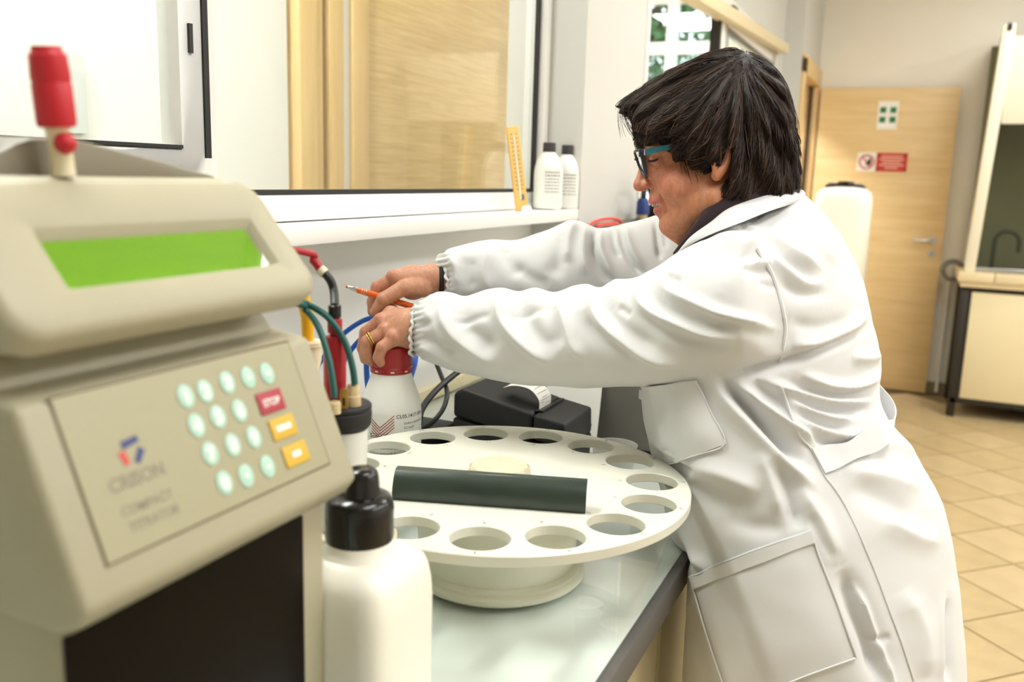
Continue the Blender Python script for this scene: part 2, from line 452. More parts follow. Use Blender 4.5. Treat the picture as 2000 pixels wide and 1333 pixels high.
# ---- sliding window beyond the pilaster
w2 = thing('window_2', (4.2, YM, 1.3), 'white sliding window beyond the pilaster, half open', None); w2['kind'] = 'structure'
MB().box((2.965, YM - 0.01, 1.30), (5.62, YM + 0.10, 1.34)).box((2.965, YM + 0.0, 2.19), (5.62, YM + 0.10, 2.24)).build('window_frame', 'white_frame', w2, bevel=0.003)
MB().box((2.966, YM - 0.006, 1.341), (3.0, YM + 0.13, 2.189)).build('window_frame', 'white_frame', w2, bevel=0.003)
xs = onY(1403, 80, YM)[0]
s2 = MB().box((xs, YM - 0.012, 1.34), (xs + 0.13, YM + 0.03, 2.19)).box((5.46, YM - 0.012, 1.34), (5.62, YM + 0.03, 2.19)).box((xs + 0.13, YM - 0.012, 2.10), (5.46, YM + 0.03, 2.19)).box((xs + 0.13, YM - 0.012, 1.34), (5.46, YM + 0.03, 1.42))
s2.build('sash_frame', 'white_frame', w2, bevel=0.003)
MB().box((xs - 0.035, YM - 0.012, 1.34), (xs, YM + 0.03, 2.17)).build('gasket', 'black_gasket', w2)
MB().box((xs + 0.13, YM - 0.016, 2.085), (5.46, YM + 0.0, 2.10)).box((xs + 0.13, YM - 0.014, 1.42), (xs + 0.14, YM + 0.0, 2.10)).build('gasket', 'grey_panel', w2)
MB().box((xs + 0.12, YM + 0.005, 1.41), (5.47, YM + 0.011, 2.11)).build('pane', 'window_glass', w2)
bk = onY(1424, 27, YM - 0.02)
MB().box((bk[0] - 0.04, YM - 0.05, bk[2] - 0.03), (bk[0] + 0.05, YM - 0.012, bk[2] + 0.03)).build('sash_stop', 'black_plastic', w2, bevel=0.004)
ra, rb = onY(1388, 0, YM - 0.06), onY(1540, 97, YM - 0.06)
dx = rb - ra; ra = ra - dx * 0.6
tr = MB().prism([ra + [0, 0, -0.025], ra + [0, 0, 0.03], ra + [0, 0.07, 0.03], ra + [0, 0.07, -0.025]], rb - ra)
struct(tr.build('trim_1', 'hood_tile', bevel=0.004), 'cream blind rail above the sliding window')

# ---- doorway and open door
dr = thing('door_1', (6.4, YD, 0), 'oak door frame in the white wall', None); dr['kind'] = 'structure'
rbox('casing', (5.915, YD - 0.02, 0), (6.03, YD, 2.19), 'oak_frame', dr, 0.003)
rbox('casing', (5.915, YD - 0.02, 2.10), (6.849, YD - 0.0, 2.21), 'oak_frame', dr, 0.003)
rbox('casing', (6.80, YD - 0.018, 0), (6.849, YD - 0.0, 2.10), 'oak_frame', dr, 0.003)
rbox('lining', (6.02, YD, 0), (6.045, YM + 0.3, 2.16), 'oak_frame', dr, 0.002)
rbox('lining', (6.80, YD, 0), (6.83, YM + 0.5, 2.16), 'oak', dr, 0.002)
rbox('lining', (6.045, YD, 2.10), (6.80, YM + 0.3, 2.13), 'oak_frame', dr, 0.002)
MB().box((6.785, YD + 0.02, 0), (6.802, YD + 0.05, 2.1)).box((6.785, YD + 0.10, 0), (6.802, YD + 0.12, 2.1)).build('door_seal', 'dark_gap', dr)
# open door leaf swung against the end wall
leaf = thing('door_leaf', (6.79, 0.30, 0.01), 'oak door leaf standing open against the cream end wall', 'door')
LX = 6.775
rbox('panel', (LX, -0.137, 0.012), (LX + 0.042, 0.737, 2.085), 'oak', leaf, 0.002)
hd = onX(1822, 470, LX)
hb = MB().lathe([(0.026, 0), (0.026, 0.008)], (LX, hd[1], hd[2]), 24, (-1, 0, 0)); hb.build('rose', 'chrome', leaf, smooth=0.6)
MB().tube([(LX, hd[1], hd[2]), (LX - 0.045, hd[1], hd[2]), (LX - 0.052, hd[1] + 0.02, hd[2]), (LX - 0.052, hd[1] + 0.12, hd[2])], 0.009, 10).build('lever', 'chrome', leaf, smooth=0.8)
MB().lathe([(0.024, 0), (0.024, 0.006)], (LX, hd[1] - 0.002, hd[2] - 0.09), 24, (-1, 0, 0)).build('keyhole_plate', 'chrome', leaf, smooth=0.6)
MB().box((LX - 0.009, hd[1] - 0.004, hd[2] - 0.10), (LX - 0.006, hd[1] + 0.002, hd[2] - 0.082)).build('keyhole', 'black_plastic', leaf)
# signs on the leaf
X0 = LX - 0.003
sg = thing('first_aid_sign', (LX, 0.29, 1.9), 'white sticker with a white cross on green squares, on the oak door', 'sign')
a, b = onX(1717, 198, LX), onX(1751, 253, LX)
y0, y1, z0, z1 = b[1], a[1], b[2], a[2]
MB().box((X0, y0, z0), (LX, y1, z1)).build('sheet', 'paper_white', sg)
cw = (y1 - y0); gc = (y0 + y1) / 2; gz = z1 - 0.035 - 0.055
gm = MB()
for sy in (-1, 1):
    for sz in (-1, 1):
        cy_, cz_ = gc + sy * 0.032, gz + sz * 0.032
        MB().box((X0 - 0.0012, cy_ - 0.0195, cz_ - 0.0195), (X0, cy_ + 0.0195, cz_ + 0.0195)).build('green_square', 'sign_green', sg)
MB().box((X0 - 0.001, y0 + 0.018, z0 + 0.014), (X0, y1 - 0.018, z0 + 0.06)).build('caption_block', 'white_laminate', sg)
sg = thing('prohibition_sign', (LX, 0.3, 1.6), 'white and red prohibition sticker with hand symbol and red text panel on oak door', 'sign')
a, b = onX(1676, 298, LX), onX(1770, 336, LX)
zc = (a[2] + b[2]) / 2 + 0.0; hz = 0.063
ym = onX(1711, 315, LX)[1]
MB().box((X0, ym, zc - hz), (LX, a[1], zc + hz)).build('sheet', 'paper_white', sg)
MB().box((X0, b[1], zc - hz), (LX, ym - 0.002, zc + hz)).build('text_panel', 'sign_red', sg)
cyy = (ym + a[1]) / 2
rg = MB(); ring = [(X0 - 0.001, cyy + 0.045 * math.cos(t), zc + 0.045 * math.sin(t)) for t in np.linspace(0, 2 * PI, 41)]
rg.tube(ring, 0.0055, 6, caps=False)
rg.tube([(X0 - 0.001, cyy + 0.03, zc + 0.032), (X0 - 0.001, cyy - 0.03, zc - 0.032)], 0.004, 6)
rg.build('red_ring', 'sign_red', sg)
hm = MB().prism([(X0 - 0.002, cyy - p, zc + q) for p, q in [(0.0, -0.026), (0.026, -0.024), (0.032, 0.0), (0.026, 0.024), (0.018, 0.028), (0.014, 0.012), (0.004, 0.008), (-0.004, -0.006)]], (0.0018, 0, 0))
hm.build('hand_symbol', 'ink', sg)
tm = MB(); wR = ym - b[1]
for r_, w_ in enumerate((0.8, 0.9, 0.7, 0.9, 0.5)):
    zz = zc + 0.038 - r_ * 0.019
    tm.box((X0 - 0.001, ym - wR * (0.5 + w_ * 0.42), zz - 0.004), (X0, ym - wR * (0.5 - w_ * 0.42), zz + 0.004))
tm.build('text_line', 'sign_pink', sg)
cm = MB()
for yy in (b[1] + 0.012, ym - 0.014):
    for zz in (zc - 0.048, zc + 0.048): MB().box((X0 - 0.001, yy - 0.01, zz - 0.011), (X0, yy + 0.01, zz + 0.011)).build('corner_mark', 'sign_red_dark', sg)

# ---- adjoining room seen through the panes
YC = 1.62
aw = MB().box((-2.5, YC, 0), (2.06, YC + 0.1, ZC)).box((2.25, YC + 0.06, 0), (4.0, YC + 0.16, ZC))
struct(aw.build('wall_corridor', 'wall_paint'), 'white corridor wall seen through the interior window')
struct(MB().box((3.9, 3.2, 0), (7.4, 3.3, ZC)).box((3.9, YC + 0.16, 0), (4.0, 3.2, ZC)).build('wall_back_room', 'wall_paint'), 'far wall of the adjoining room')
struct(MB().box((-2.5, 1.12, -0.06), (7.3, 3.3, 0)).build('floor_corridor', 'tile'), 'corridor floor')
wx = [onY(u, 200, YC)[0] for u in (573, 607, 613, 634, 664, 684)]
d2 = thing('door_2', (3.0, YC, 0), 'oak door with frame seen through the interior window', None); d2['kind'] = 'structure'
rbox('casing', (wx[0], YC - 0.025, 0), (wx[1], YC + 0.06, 2.9), 'oak_frame', d2, 0.003)
MB().box((wx[1], YC + 0.0, 0), (wx[2], YC + 0.06, 2.9)).build('door_seal', 'dark_gap', d2)
rbox('lining', (wx[2], YC - 0.01, 0), (wx[3] - 0.02, YC + 0.06, 2.9), 'oak_frame', d2, 0.002)
MB().box((wx[3] - 0.02, YC + 0.01, 0), (wx[3] + 0.005, YC + 0.06, 2.9)).build('door_seal', 'dark_gap', d2)
rbox('lining', (wx[3] + 0.005, YC - 0.015, 0), (wx[4], YC + 0.06, 2.9), 'oak_frame', d2, 0.002)
rbox('strip', (wx[4], YC + 0.0, 0), (wx[5], YC + 0.06, 2.9), 'white_frame', d2, 0.002)
rbox('lining', (wx[5], YC - 0.012, 0), (wx[5] + 0.085, YC + 0.06, 2.9), 'oak_frame', d2, 0.002)
rbox('panel', (wx[5] + 0.09, YC + 0.0, 0.01), (3.9, YC + 0.06, 2.9), 'oak_grain', d2, 0.002)
nt_ = onY(115, 100, YC - 0.01); nt2 = onY(172, 262, YC - 0.01)
tag(MB().box((nt_[0], YC - 0.012, nt2[2]), (nt2[0], YC - 0.001, nt_[2])).build('wall_notice', 'grey_notice' if 'grey_notice' in MATS else mat('grey_notice', srgb(214, 218, 214), 0.7)), 'pale grey notice on the corridor wall, seen through the left pane', 'notice')
# exterior window of the adjoining room
XO = 7.2
Yl, Yr = onX(1262, 100, XO)[1] + 0.35, onX(1400, 100, XO)[1] - 0.45
ym0, ym1 = onX(1301, 60, XO)[1], onX(1321, 60, XO)[1]
zm0, zm1 = onX(1350, 104, XO)[2], onX(1350, 80, XO)[2]
we = MB().box((XO, 0.95, 0), (XO + 0.15, Yr, ZC)).box((XO, Yl, 0), (XO + 0.15, 3.3, ZC)).box((XO, Yr, 0), (XO + 0.15, Yl, 0.9)).box((XO, Yr, 2.85), (XO + 0.15, Yl, ZC))
struct(we.build('wall_outer', 'wall_paint'), 'outer wall of the adjoining room')
w3 = thing('window_3', (XO, 1.8, 0.9), 'white mullioned outer window with trees beyond', None); w3['kind'] = 'structure'
fr = MB().box((XO + 0.016, ym1, 0.9), (XO + 0.084, ym0, 2.85)).box((XO + 0.02, Yr, zm0), (XO + 0.08, Yl, zm1)).box((XO + 0.02, Yr, 1.7), (XO + 0.08, Yl, 1.78)).box((XO + 0.02, Yr, 0.9), (XO + 0.08, Yl, 0.97)).box((XO + 0.02, Yr, 2.78), (XO + 0.08, Yl, 2.85)).box((XO + 0.018, Yl - 0.07, 0.9), (XO + 0.082, Yl, 2.85)).box((XO + 0.018, Yr, 0.9), (XO + 0.082, Yr + 0.07, 2.85))
fr.build('window_frame', 'white_frame', w3)
for ya, yb in ((Yr, ym1), (ym0, Yl)):
    for za, zb in ((0.97, 1.7), (1.78, zm0), (zm1, 2.78)):
        MB().box((XO + 0.045, ya, za), (XO + 0.051, yb, zb)).build('pane', 'window_glass', w3)
struct(MB().box((XO + 0.15, -6, -0.3), (40, 14, -0.25)).build('ground_outside', 'grass'), 'grass outside the window')
def tree(x, y, h, r, seed, lm, label):
    rng = np.random.default_rng(seed)
    t = thing('garden_tree', (x, y, -0.25), label, 'tree', 'trees outside the window')
    tk = MB().tube([(x, y, -0.25), (x + 0.05, y, h * 0.45), (x - 0.05, y + 0.1, h)], [0.14, 0.1, 0.04], 8)
    for k in range(6):
        a = k * 1.05; tk.tube([(x, y, h * (0.4 + 0.07 * k)), (x + r * 0.7 * math.cos(a), y + r * 0.7 * math.sin(a), h * (0.55 + 0.07 * k))], [0.05, 0.015], 6)
    tk.build('trunk', 'bark', t, smooth=0.8)
    V = []; Fc = []
    cl = [(x + rng.normal() * r * 0.45, y + rng.normal() * r * 0.45, h * 0.72 + rng.normal() * h * 0.2) for _ in range(26)]
    for c in cl:
        for _ in range(75):
            p = np.array(c) + rng.normal(size=3) * r * 0.2
            e1 = rng.normal(size=3); e1 /= np.linalg.norm(e1); e2 = np.cross(e1, rng.normal(size=3)); e2 /= np.linalg.norm(e2)
            o = len(V); s = 0.05 + 0.05 * rng.random()
            V += [p - e1 * s, p + e2 * s * 0.45, p + e1 * s, p - e2 * s * 0.45]; Fc.append((o, o + 1, o + 2, o + 3))
    tag(link_mesh('foliage', V, Fc, lm, t), kind='stuff')
tree(10.2, 3.1, 4.2, 1.0, 3, 'leaf_a', 'bushy green tree outside the far window, nearest the pilaster')
tree(14.2, 2.2, 4.8, 1.3, 4, 'leaf_b', 'paler green tree outside the far window, behind the others')
tree(17.5, 5.9, 5.6, 1.6, 5, 'leaf_c', 'dark green tree farthest away outside the window')

# ---- ceiling lamps
def lamp(x, y, label, dm='lamp_diffuser', lx=0.62, ly=0.31):
    t = thing('ceiling_light', (x, y, ZC - 0.06), label, 'lamp', 'ceiling light panels')
    MB().box((x - lx, y - ly, ZC - 0.05), (x + lx, y + ly, ZC - 0.001)).build('housing', 'white_frame', t, bevel=0.004)
    MB().box((x - lx + 0.03, y - ly + 0.03, ZC - 0.056), (x + lx - 0.03, y + ly - 0.03, ZC - 0.0505)).build('diffuser', dm, t)
lamp(0.75, -0.50, 'rectangular ceiling light panel nearest the viewer')
lamp(3.14, -0.22, 'rectangular ceiling light panel above the worker')
lamp(5.3, -0.80, 'rectangular ceiling light panel near the end wall')
lamp(4.4, -2.2, 'aisle side ceiling light panel towards the end wall', 'lamp_diffuser_c')
lamp(0.9, -2.4, 'added fill light panel on the aisle side nearest the viewer', 'lamp_diffuser_fill')  # unseen panel added as fill for the coat front, bench and bottle
lamp(2.3, -2.2, 'middle ceiling light panel on the aisle side', 'lamp_diffuser_c')
lamp(0.9, 1.36, 'narrow corridor ceiling light behind the left pane', 'lamp_diffuser_b', 0.6, 0.12)
lamp(2.9, 1.30, 'narrow corridor ceiling light behind the right pane', 'lamp_diffuser_c', 0.5, 0.12)
lamp(5.4, 2.3, 'ceiling light panel of the adjoining room', 'lamp_diffuser_b', 0.5, 0.25)

# ================================================================== bench
ZB = 0.9
XB1 = 5.3
bench = thing('lab_bench', (2.0, 0.64, 0), 'white lab bench with a glass top and grey metal edge under the carousel', 'bench')
rbox('worktop', (-1.6, 0.272, 0.855), (2.405, 1.025, 0.8915), 'bench_white', bench, 0.002)

rbox('glass_sheet', (-1.58, 0.268, 0.8925), (2.402, 1.02, 0.9), 'bench_glass', bench, 0.001, 1)
rbox('edge_strip', (-1.6, 0.258, 0.852), (2.405, 0.271, 0.893), 'bench_metal', bench, 0.0015)
bench2 = thing('lab_bench', (3.9, 0.58, 0), 'white far section of lab bench along the pilaster wall, carrying the carboy', 'bench')
rbox('worktop', (2.407, 0.272, 0.855), (XB1, 0.883, 0.8915), 'bench_white', bench2, 0.002)
rbox('edge_strip', (2.407, 0.258, 0.852), (XB1 + 0.004, 0.271, 0.893), 'bench_metal', bench2, 0.0015)
struct(MB().box((-1.6, 1.012, 0.9005), (2.405, 1.03, 0.93)).build('trim_2', 'cabinet_cream', bevel=0.002), 'cream upstand between bench and wall')
def cabinet(x0, w, label):
    t = thing('base_cabinet', (x0 + w / 2, 0.62, 0), label, 'cabinet', 'base cabinets under the bench')
    rbox('body', (x0 + 0.002, 0.315, 0.1), (x0 + w - 0.002, 0.85, 0.853), 'cabinet_cream', t, 0.002)
    rbox('plinth', (x0 + 0.002, 0.36, 0.0), (x0 + w - 0.002, 0.84, 0.1), 'cabinet_dark', t, 0.002)
    for k in range(2):
        a = x0 + 0.004 + k * w / 2
        d = rbox('door', (a, 0.296, 0.11), (a + w / 2 - 0.008, 0.314, 0.85), 'cabinet_cream', t, 0.003)
        hx = a + (w / 2 - 0.06 if k == 0 else 0.03)
        MB().tube([(hx, 0.296, 0.70), (hx, 0.272, 0.705), (hx, 0.272, 0.80), (hx, 0.296, 0.805)], 0.005, 8).build('handle', 'black_plastic', d, smooth=0.8)
cabinet(0.33, 0.9, 'cream base cabinet under the bench, nearest the viewer')
cabinet(1.24, 1.0, 'cream base cabinet under the bench, behind the worker')
cabinet(2.25, 1.0, 'cream base cabinet second along from the worker towards the far end')
cabinet(3.26, 1.0, 'cream base cabinet next to the far end one, under the bench')
cabinet(4.27, 1.0, 'cream base cabinet at the far end of the bench, below the carboy')

# ================================================================== fume cupboard by the end wall
hood = thing('fume_cupboard', (6.5, -0.9, 0), 'cream fume cupboard with olive interior and black legs at the right edge', 'fume cupboard')
XH = 6.2; YH0, YH1 = -1.7, -0.25
ct = MB().box((XH - 0.02, YH0, 0.83), (XH + 0.6, YH1 + 0.0, 0.865))
ct.build('counter', 'hood_tile', hood, bevel=0.003)
yy = YH1 + 0.018; k = 0
for ya, yb in ((-0.232, -0.43), (-0.434, -0.74), (-0.744, -1.05)):
    rbox('edge_tile', (XH - 0.035, yb, 0.865), (XH + 0.6, ya, 0.925), 'hood_tile', hood, 0.004)
for ya in (-0.27, -1.66):
    for xa_ in (XH + 0.005, XH + 0.55):
        MB().box((xa_, ya - 0.035, 0), (xa_ + 0.04, ya + 0.012, 0.83)).build('leg', 'cabinet_dark', hood, bevel=0.002)
MB().box((XH + 0.005, YH0, 0.09), (XH + 0.045, YH1 - 0.02, 0.125)).box((XH + 0.005, YH0, 0.81), (XH + 0.045, YH1 - 0.02, 0.83)).build('rail', 'cabinet_dark', hood, bevel=0.002)
for i, (ya, yb) in enumerate(((-0.322, -0.692), (-0.698, -1.07), (-1.076, -1.45))):
    d = rbox('door', (XH + 0.0, yb, 0.128), (XH + 0.02, ya, 0.80), 'cabinet_cream', hood, 0.003)
    hz0 = 0.55
    MB().box((XH - 0.022, yb + 0.005, hz0 - 0.01), (XH, yb + 0.03, hz0 + 0.11)).build('handle', 'black_plastic', d, bevel=0.004)
MB().box((XH + 0.02, YH0, 0.1), (XH + 0.58, YH1 - 0.03, 0.82)).build('carcass', 'cabinet_dark', hood)
# upper hood: leaning front post, sash, interior
p0, p1 = onX(1893, 528, XH - 0.01), onX(1972, 46, XH - 0.01)
post = MB().prism([(XH - 0.01, p0[1] + 0.028, 0.926), (XH - 0.01, p0[1] - 0.032, 0.926), (XH - 0.01, p1[1] - 0.036, p1[2]), (XH - 0.01, p1[1] + 0.03, p1[2])], (0.06, 0, 0))
post.build('front_post', 'hood_cream', hood, bevel=0.003)
side = MB().prism([(XH + 0.05, p0[1] + 0.012, 0.926), (XH + 0.05, p0[1] - 0.004, 0.926), (XH + 0.05, p1[1] - 0.004, p1[2]), (XH + 0.05, p1[1] + 0.012, p1[2])], (0.53, 0, 0))
side.build('side_panel', 'hood_cream', hood)
zs = onX(1970, 242, XH)[2]
MB().box((XH - 0.0, YH0, zs), (XH + 0.05, p1[1] - 0.02, p1[2] - 0.07)).build('sash_panel', 'hood_cream', hood, bevel=0.004)
MB().box((XH + 0.56, YH0, 0.926), (XH + 0.58, p0[1], p1[2] - 0.05)).box((XH + 0.05, YH0, p1[2] - 0.09), (XH + 0.58, p1[1], p1[2] - 0.07)).box((XH + 0.04, YH0, 0.926), (XH + 0.56, p0[1] - 0.03, 0.932)).build('interior_lining', 'hood_interior', hood)
MB().box((XH + 0.02, YH0, 0.95), (XH + 0.026, p0[1] - 0.02, zs)).build('sash_glass', 'hood_glass', hood)
MB().box((XH + 0.0, YH0, 0.926), (XH + 0.04, p0[1] - 0.03, 0.955)).build('sash_rail', 'chrome', hood, bevel=0.003)
hk = onX(1973, 52, XH - 0.012)
MB().box((XH - 0.02, hk[1] - 0.012, hk[2] - 0.02), (XH, hk[1] + 0.012, hk[2] + 0.02)).build('bolt', 'black_plastic', hood, bevel=0.003)
ft = thing('gooseneck_tap', (6.4, -0.5, 0.93), 'dark gooseneck tap inside the fume cupboard', 'tap')
Xf = XH + 0.16
A, B, Cc = onX(1937, 515, Xf), onX(1960, 452, Xf), onX(1986, 510, Xf)
r_ = abs(A[1] - Cc[1]) / 2; yc = (A[1] + Cc[1]) / 2; zt = B[2] - r_
MB().tube([(Xf, A[1], 0.932), (Xf, A[1], zt)] + [(Xf, yc + r_ * math.cos(t), zt + r_ * math.sin(t)) for t in np.linspace(0.1, PI - 0.1, 14)] + [(Xf, Cc[1], zt), (Xf, Cc[1], zt - 0.06)], 0.013, 10).build('spout', 'black_plastic', ft, smooth=0.9)
MB().lathe([(0.03, 0), (0.03, 0.012), (0.018, 0.02)], (Xf, A[1], 0.932), 20).build('tap_base', 'black_plastic', ft, smooth=0.6)
hc = onX(1862, 528, XH + 0.35)
coil = MB()
for k in range(3):
    coil.tube([(XH + 0.33 + 0.022 * k, hc[1] + 0.005 + (0.055 + 0.004 * k) * math.cos(t), hc[2] + (0.055 + 0.004 * k) * math.sin(t)) for t in np.linspace(0, 2 * PI, 28)], 0.012, 8, caps=False)
o = coil.build('hose_coil', 'grey_panel', smooth=0.9); tag(o, 'grey coiled hose hanging beside the fume cupboard', 'hose')
MB2 = MB().tube([(XH + 0.62, -0.205, 0.02), (XH + 0.62, -0.205, 0.9)], 0.011, 8)
tag(MB2.build('wall_pipe', 'white_frame', smooth=0.9), 'thin white pipe on the end wall beside the fume cupboard', 'pipe')

# ================================================================== things on the bench: materials
mat('titrator_plastic', srgb(170, 164, 138), 0.45, var=0.02, vscale=20, bump=0.08, bscale=900)
mat('titrator_grey', srgb(120, 112, 92), 0.5, bump=0.08, bscale=900)
mat('membrane', srgb(164, 159, 128), 0.4)
mat('membrane_edge', srgb(104, 92, 62), 0.5)
mat('lcd', srgb(112, 164, 0), 0.55, spec=0.1, emit=0.1, var=0.06, vscale=25, stretch=(1, 1, 6))
mat('key_aqua', srgb(180, 216, 200), 0.45); mat('key_red', srgb(172, 52, 66), 0.45); mat('key_yellow', srgb(214, 174, 54), 0.45)
mat('print_white', srgb(240, 246, 236), 0.5); mat('print_grey', srgb(140, 134, 116), 0.6)
mat('logo_blue', srgb(62, 72, 120), 0.5); mat('logo_red', srgb(206, 76, 72), 0.5)
mat('acrylic_dark', srgb(8, 5, 3), 0.28, spec=0.1)
mat('electrode_red', srgb(168, 18, 34), 0.4, var=0.1, vscale=60); mat('probe_red', srgb(190, 24, 40), 0.45)
mat('cream_plastic', srgb(226, 214, 184), 0.45); mat('stained_cream', srgb(214, 190, 146), 0.55, var=0.2, vscale=120)
mat('green_cable', srgb(20, 84, 78), 0.45); mat('blue_cable', srgb(22, 92, 190), 0.4); mat('black_cable', srgb(24, 23, 23), 0.45)
mat('red_cable', srgb(222, 52, 32), 0.4); mat('yellow_tube', srgb(240, 184, 24), 0.35)
mat('brass', srgb(196, 156, 90), 0.35, metal=0.8)
mat('hdpe', srgb(243, 240, 226), 0.38); mat('hdpe_clear', srgb(240, 241, 234), 0.3)
mat('cap_black', srgb(14, 13, 13), 0.2); mat('cap_grey', srgb(58, 56, 56), 0.5); mat('cap_red', srgb(150, 18, 26), 0.35)
mat('disc_white', srgb(222, 221, 206), 0.32, var=0.03, vscale=14); mat('disc_base', srgb(228, 228, 208), 0.4)
mat('knob_beige', srgb(214, 206, 178), 0.5, var=0.05, vscale=40)
mat('dark_green_bar', srgb(34, 48, 40), 0.3, var=0.35, vscale=16, stretch=(1, 1, 1), coat=0.2)
mat('label_paper', srgb(236, 236, 228), 0.5); mat('label_red', srgb(150, 30, 36), 0.6)
mat('thermo_wood', srgb(236, 196, 116), 0.5, var=0.06, vscale=20); mat('thermo_edge', srgb(226, 160, 52), 0.5)
mat('receipt', srgb(236, 234, 226), 0.7)
mat('blue_plug', srgb(28, 52, 120), 0.45)
mat('clear_plastic', srgb(235, 236, 230), 0.2); MATS['clear_plastic'].node_tree.nodes['Principled BSDF'].inputs['Alpha'].default_value = 0.42
mat('beaker_plastic', srgb(226, 226, 218), 0.25)

def slope_frame(lo, hi):
    """plane through two profile points (Y, Z), wide along X: returns origin, unit up-slope vector, outward normal"""
    es = np.array([0, hi[0] - lo[0], hi[1] - lo[1]]); ln = np.linalg.norm(es); es /= ln
    return np.array([0, lo[0], lo[1]]), es, np.cross([1, 0, 0], es), ln
EX = np.array([1.0, 0, 0])

# ------------------------------------------------------------------ titrator
tit = thing('titrator', (0.465, 0.56, 0.9), 'beige benchtop titrator with green display and coloured keypad in the foreground', 'titrator')
tx0, tx1 = 0.330, 0.604
def yz(poly, xa, xb): return MB().prism([(xa, y, z) for y, z in poly], (xb - xa, 0, 0))
yz([(0.436, 0.9), (0.436, 1.165), (0.462, 1.17), (0.488, 1.30), (0.51, 1.325), (0.70, 1.325), (0.70, 0.9)], tx0 + 0.008, tx1 - 0.007).build('body', 'titrator_plastic', tit, bevel=0.008, seg=3)
# lower dark window
ow = [onY(128, 1255, 0.4345)[0], onY(590, 1035, 0.4345)[0]]
MB().box((ow[0], 0.4335, 0.905), (ow[1], 0.437, 1.1525)).build('dark_window', 'acrylic_dark', tit)
# sloped keypad housing
o, es, n, ln = slope_frame((0.408, 1.177), (0.456, 1.2915))
kp = yz([(0.408, 1.177), (0.456, 1.2915), (0.50, 1.297), (0.52, 1.16), (0.436, 1.158), (0.418, 1.164)], tx0 + 0.002, tx1)
kp.build('keypad_housing', 'titrator_plastic', tit, bevel=0.0055, seg=3)
def onk(u, v, lift=0.0): return on_plane(u, v, o + n * lift, n)
def sk(p): return float(np.dot(p - o, es))
c4 = [onk(72, 782), onk(551, 676), onk(653, 905), onk(228, 1088)]
xa, xb = (c4[0][0] + c4[3][0]) / 2, (c4[1][0] + c4[2][0]) / 2
sa, sb = (sk(c4[3]) + sk(c4[2])) / 2, (sk(c4[0]) + sk(c4[1])) / 2
def plate(name, xa, xb, sa, sb, h0, h1, m, par):
    A = o + EX * xa + es * sa + n * h0
    return MB().prism([A, A + EX * (xb - xa), A + EX * (xb - xa) + es * (sb - sa), A + es * (sb - sa)], n * (h1 - h0)).build(name, m, par)
plate('membrane_groove', xa - 0.0016, xb + 0.0016, sa - 0.0016, sb + 0.0016, 0.0, 0.0005, 'membrane_edge', tit)
mem = plate('membrane', xa, xb, sa, sb, 0.0, 0.0011, 'membrane', tit)
keys = [(362, 775, 1), (400, 765, 1), (443, 748, 1), (484, 738, 0), (521, 730, 0), (383, 832, 1), (425, 815, 1), (467, 803, 1), (410, 887, 1), (454, 870, 1), (495, 855, 1), (438, 944, 1), (480, 930, 0), (522, 912, 0)]
digs = ['1', '2', '3', None, None, '4', '5', '6', '7', '8', '9', '0', None, None]
for (u, v, d_), g in zip(keys, digs):
    c = onk(u, v, 0.0012)
    kb = MB(); kr = [(0.0076, 0), (0.0076, 0.0006), (0.0064, 0.0011)]; nk = 20
    kb.add([c + EX * (r_k * 0.92 * math.cos(2 * PI * i / nk)) + es * (r_k * 1.12 * math.sin(2 * PI * i / nk)) + n * h_k for r_k, h_k in kr for i in range(nk)], [(j * nk + i, j * nk + (i + 1) % nk, (j + 1) * nk + (i + 1) % nk, (j + 1) * nk + i) for j in range(2) for i in range(nk)] + [tuple(range(2 * nk, 3 * nk))])
    k_ = kb.build('key', 'key_aqua', tit, smooth=0.6)
    tb = MB()
    if g: flat_text(tb, g, 0.0125, c + n * 0.0013 - es * 0.0044, EX, es, 'CENTER', 0.0007)
    else: tb.prism([c + n * 0.0012 + EX * 0.003 * math.cos(a) + es * 0.003 * math.sin(a) for a in (PI / 2, PI * 7 / 6, PI * 11 / 6)], n * 0.0003)
    if tb.v: tb.build('key_print', 'print_white', k_)
for u, v, mn, tx in ((528, 785, 'key_red', 'STOP'), (552, 835, 'key_yellow', None), (577, 887, 'key_yellow', None)):
    c = onk(u, v, 0.0012); A = c - EX * 0.014 - es * 0.0085
    k_ = MB().prism([A, A + EX * 0.028, A + EX * 0.028 + es * 0.017, A + es * 0.017], n * 0.0012).build('wide_key', mn, tit, bevel=0.003, seg=3)
    tb = MB()
    if tx: flat_text(tb, tx, 0.0078, c + n * 0.0014 - es * 0.0028, EX, es, 'CENTER', 0.0002)
    else:
        w = 0.0085 if v < 850 else 0.005
        tb.prism([c + n * 0.0013 - EX * w - es * 0.0022, c + n * 0.0013 + EX * w - es * 0.0022, c + n * 0.0013 + EX * w + es * 0.0022, c + n * 0.0013 - EX * w + es * 0.0022], n * 0.0002)
    tb.build('key_print', 'print_white', k_)
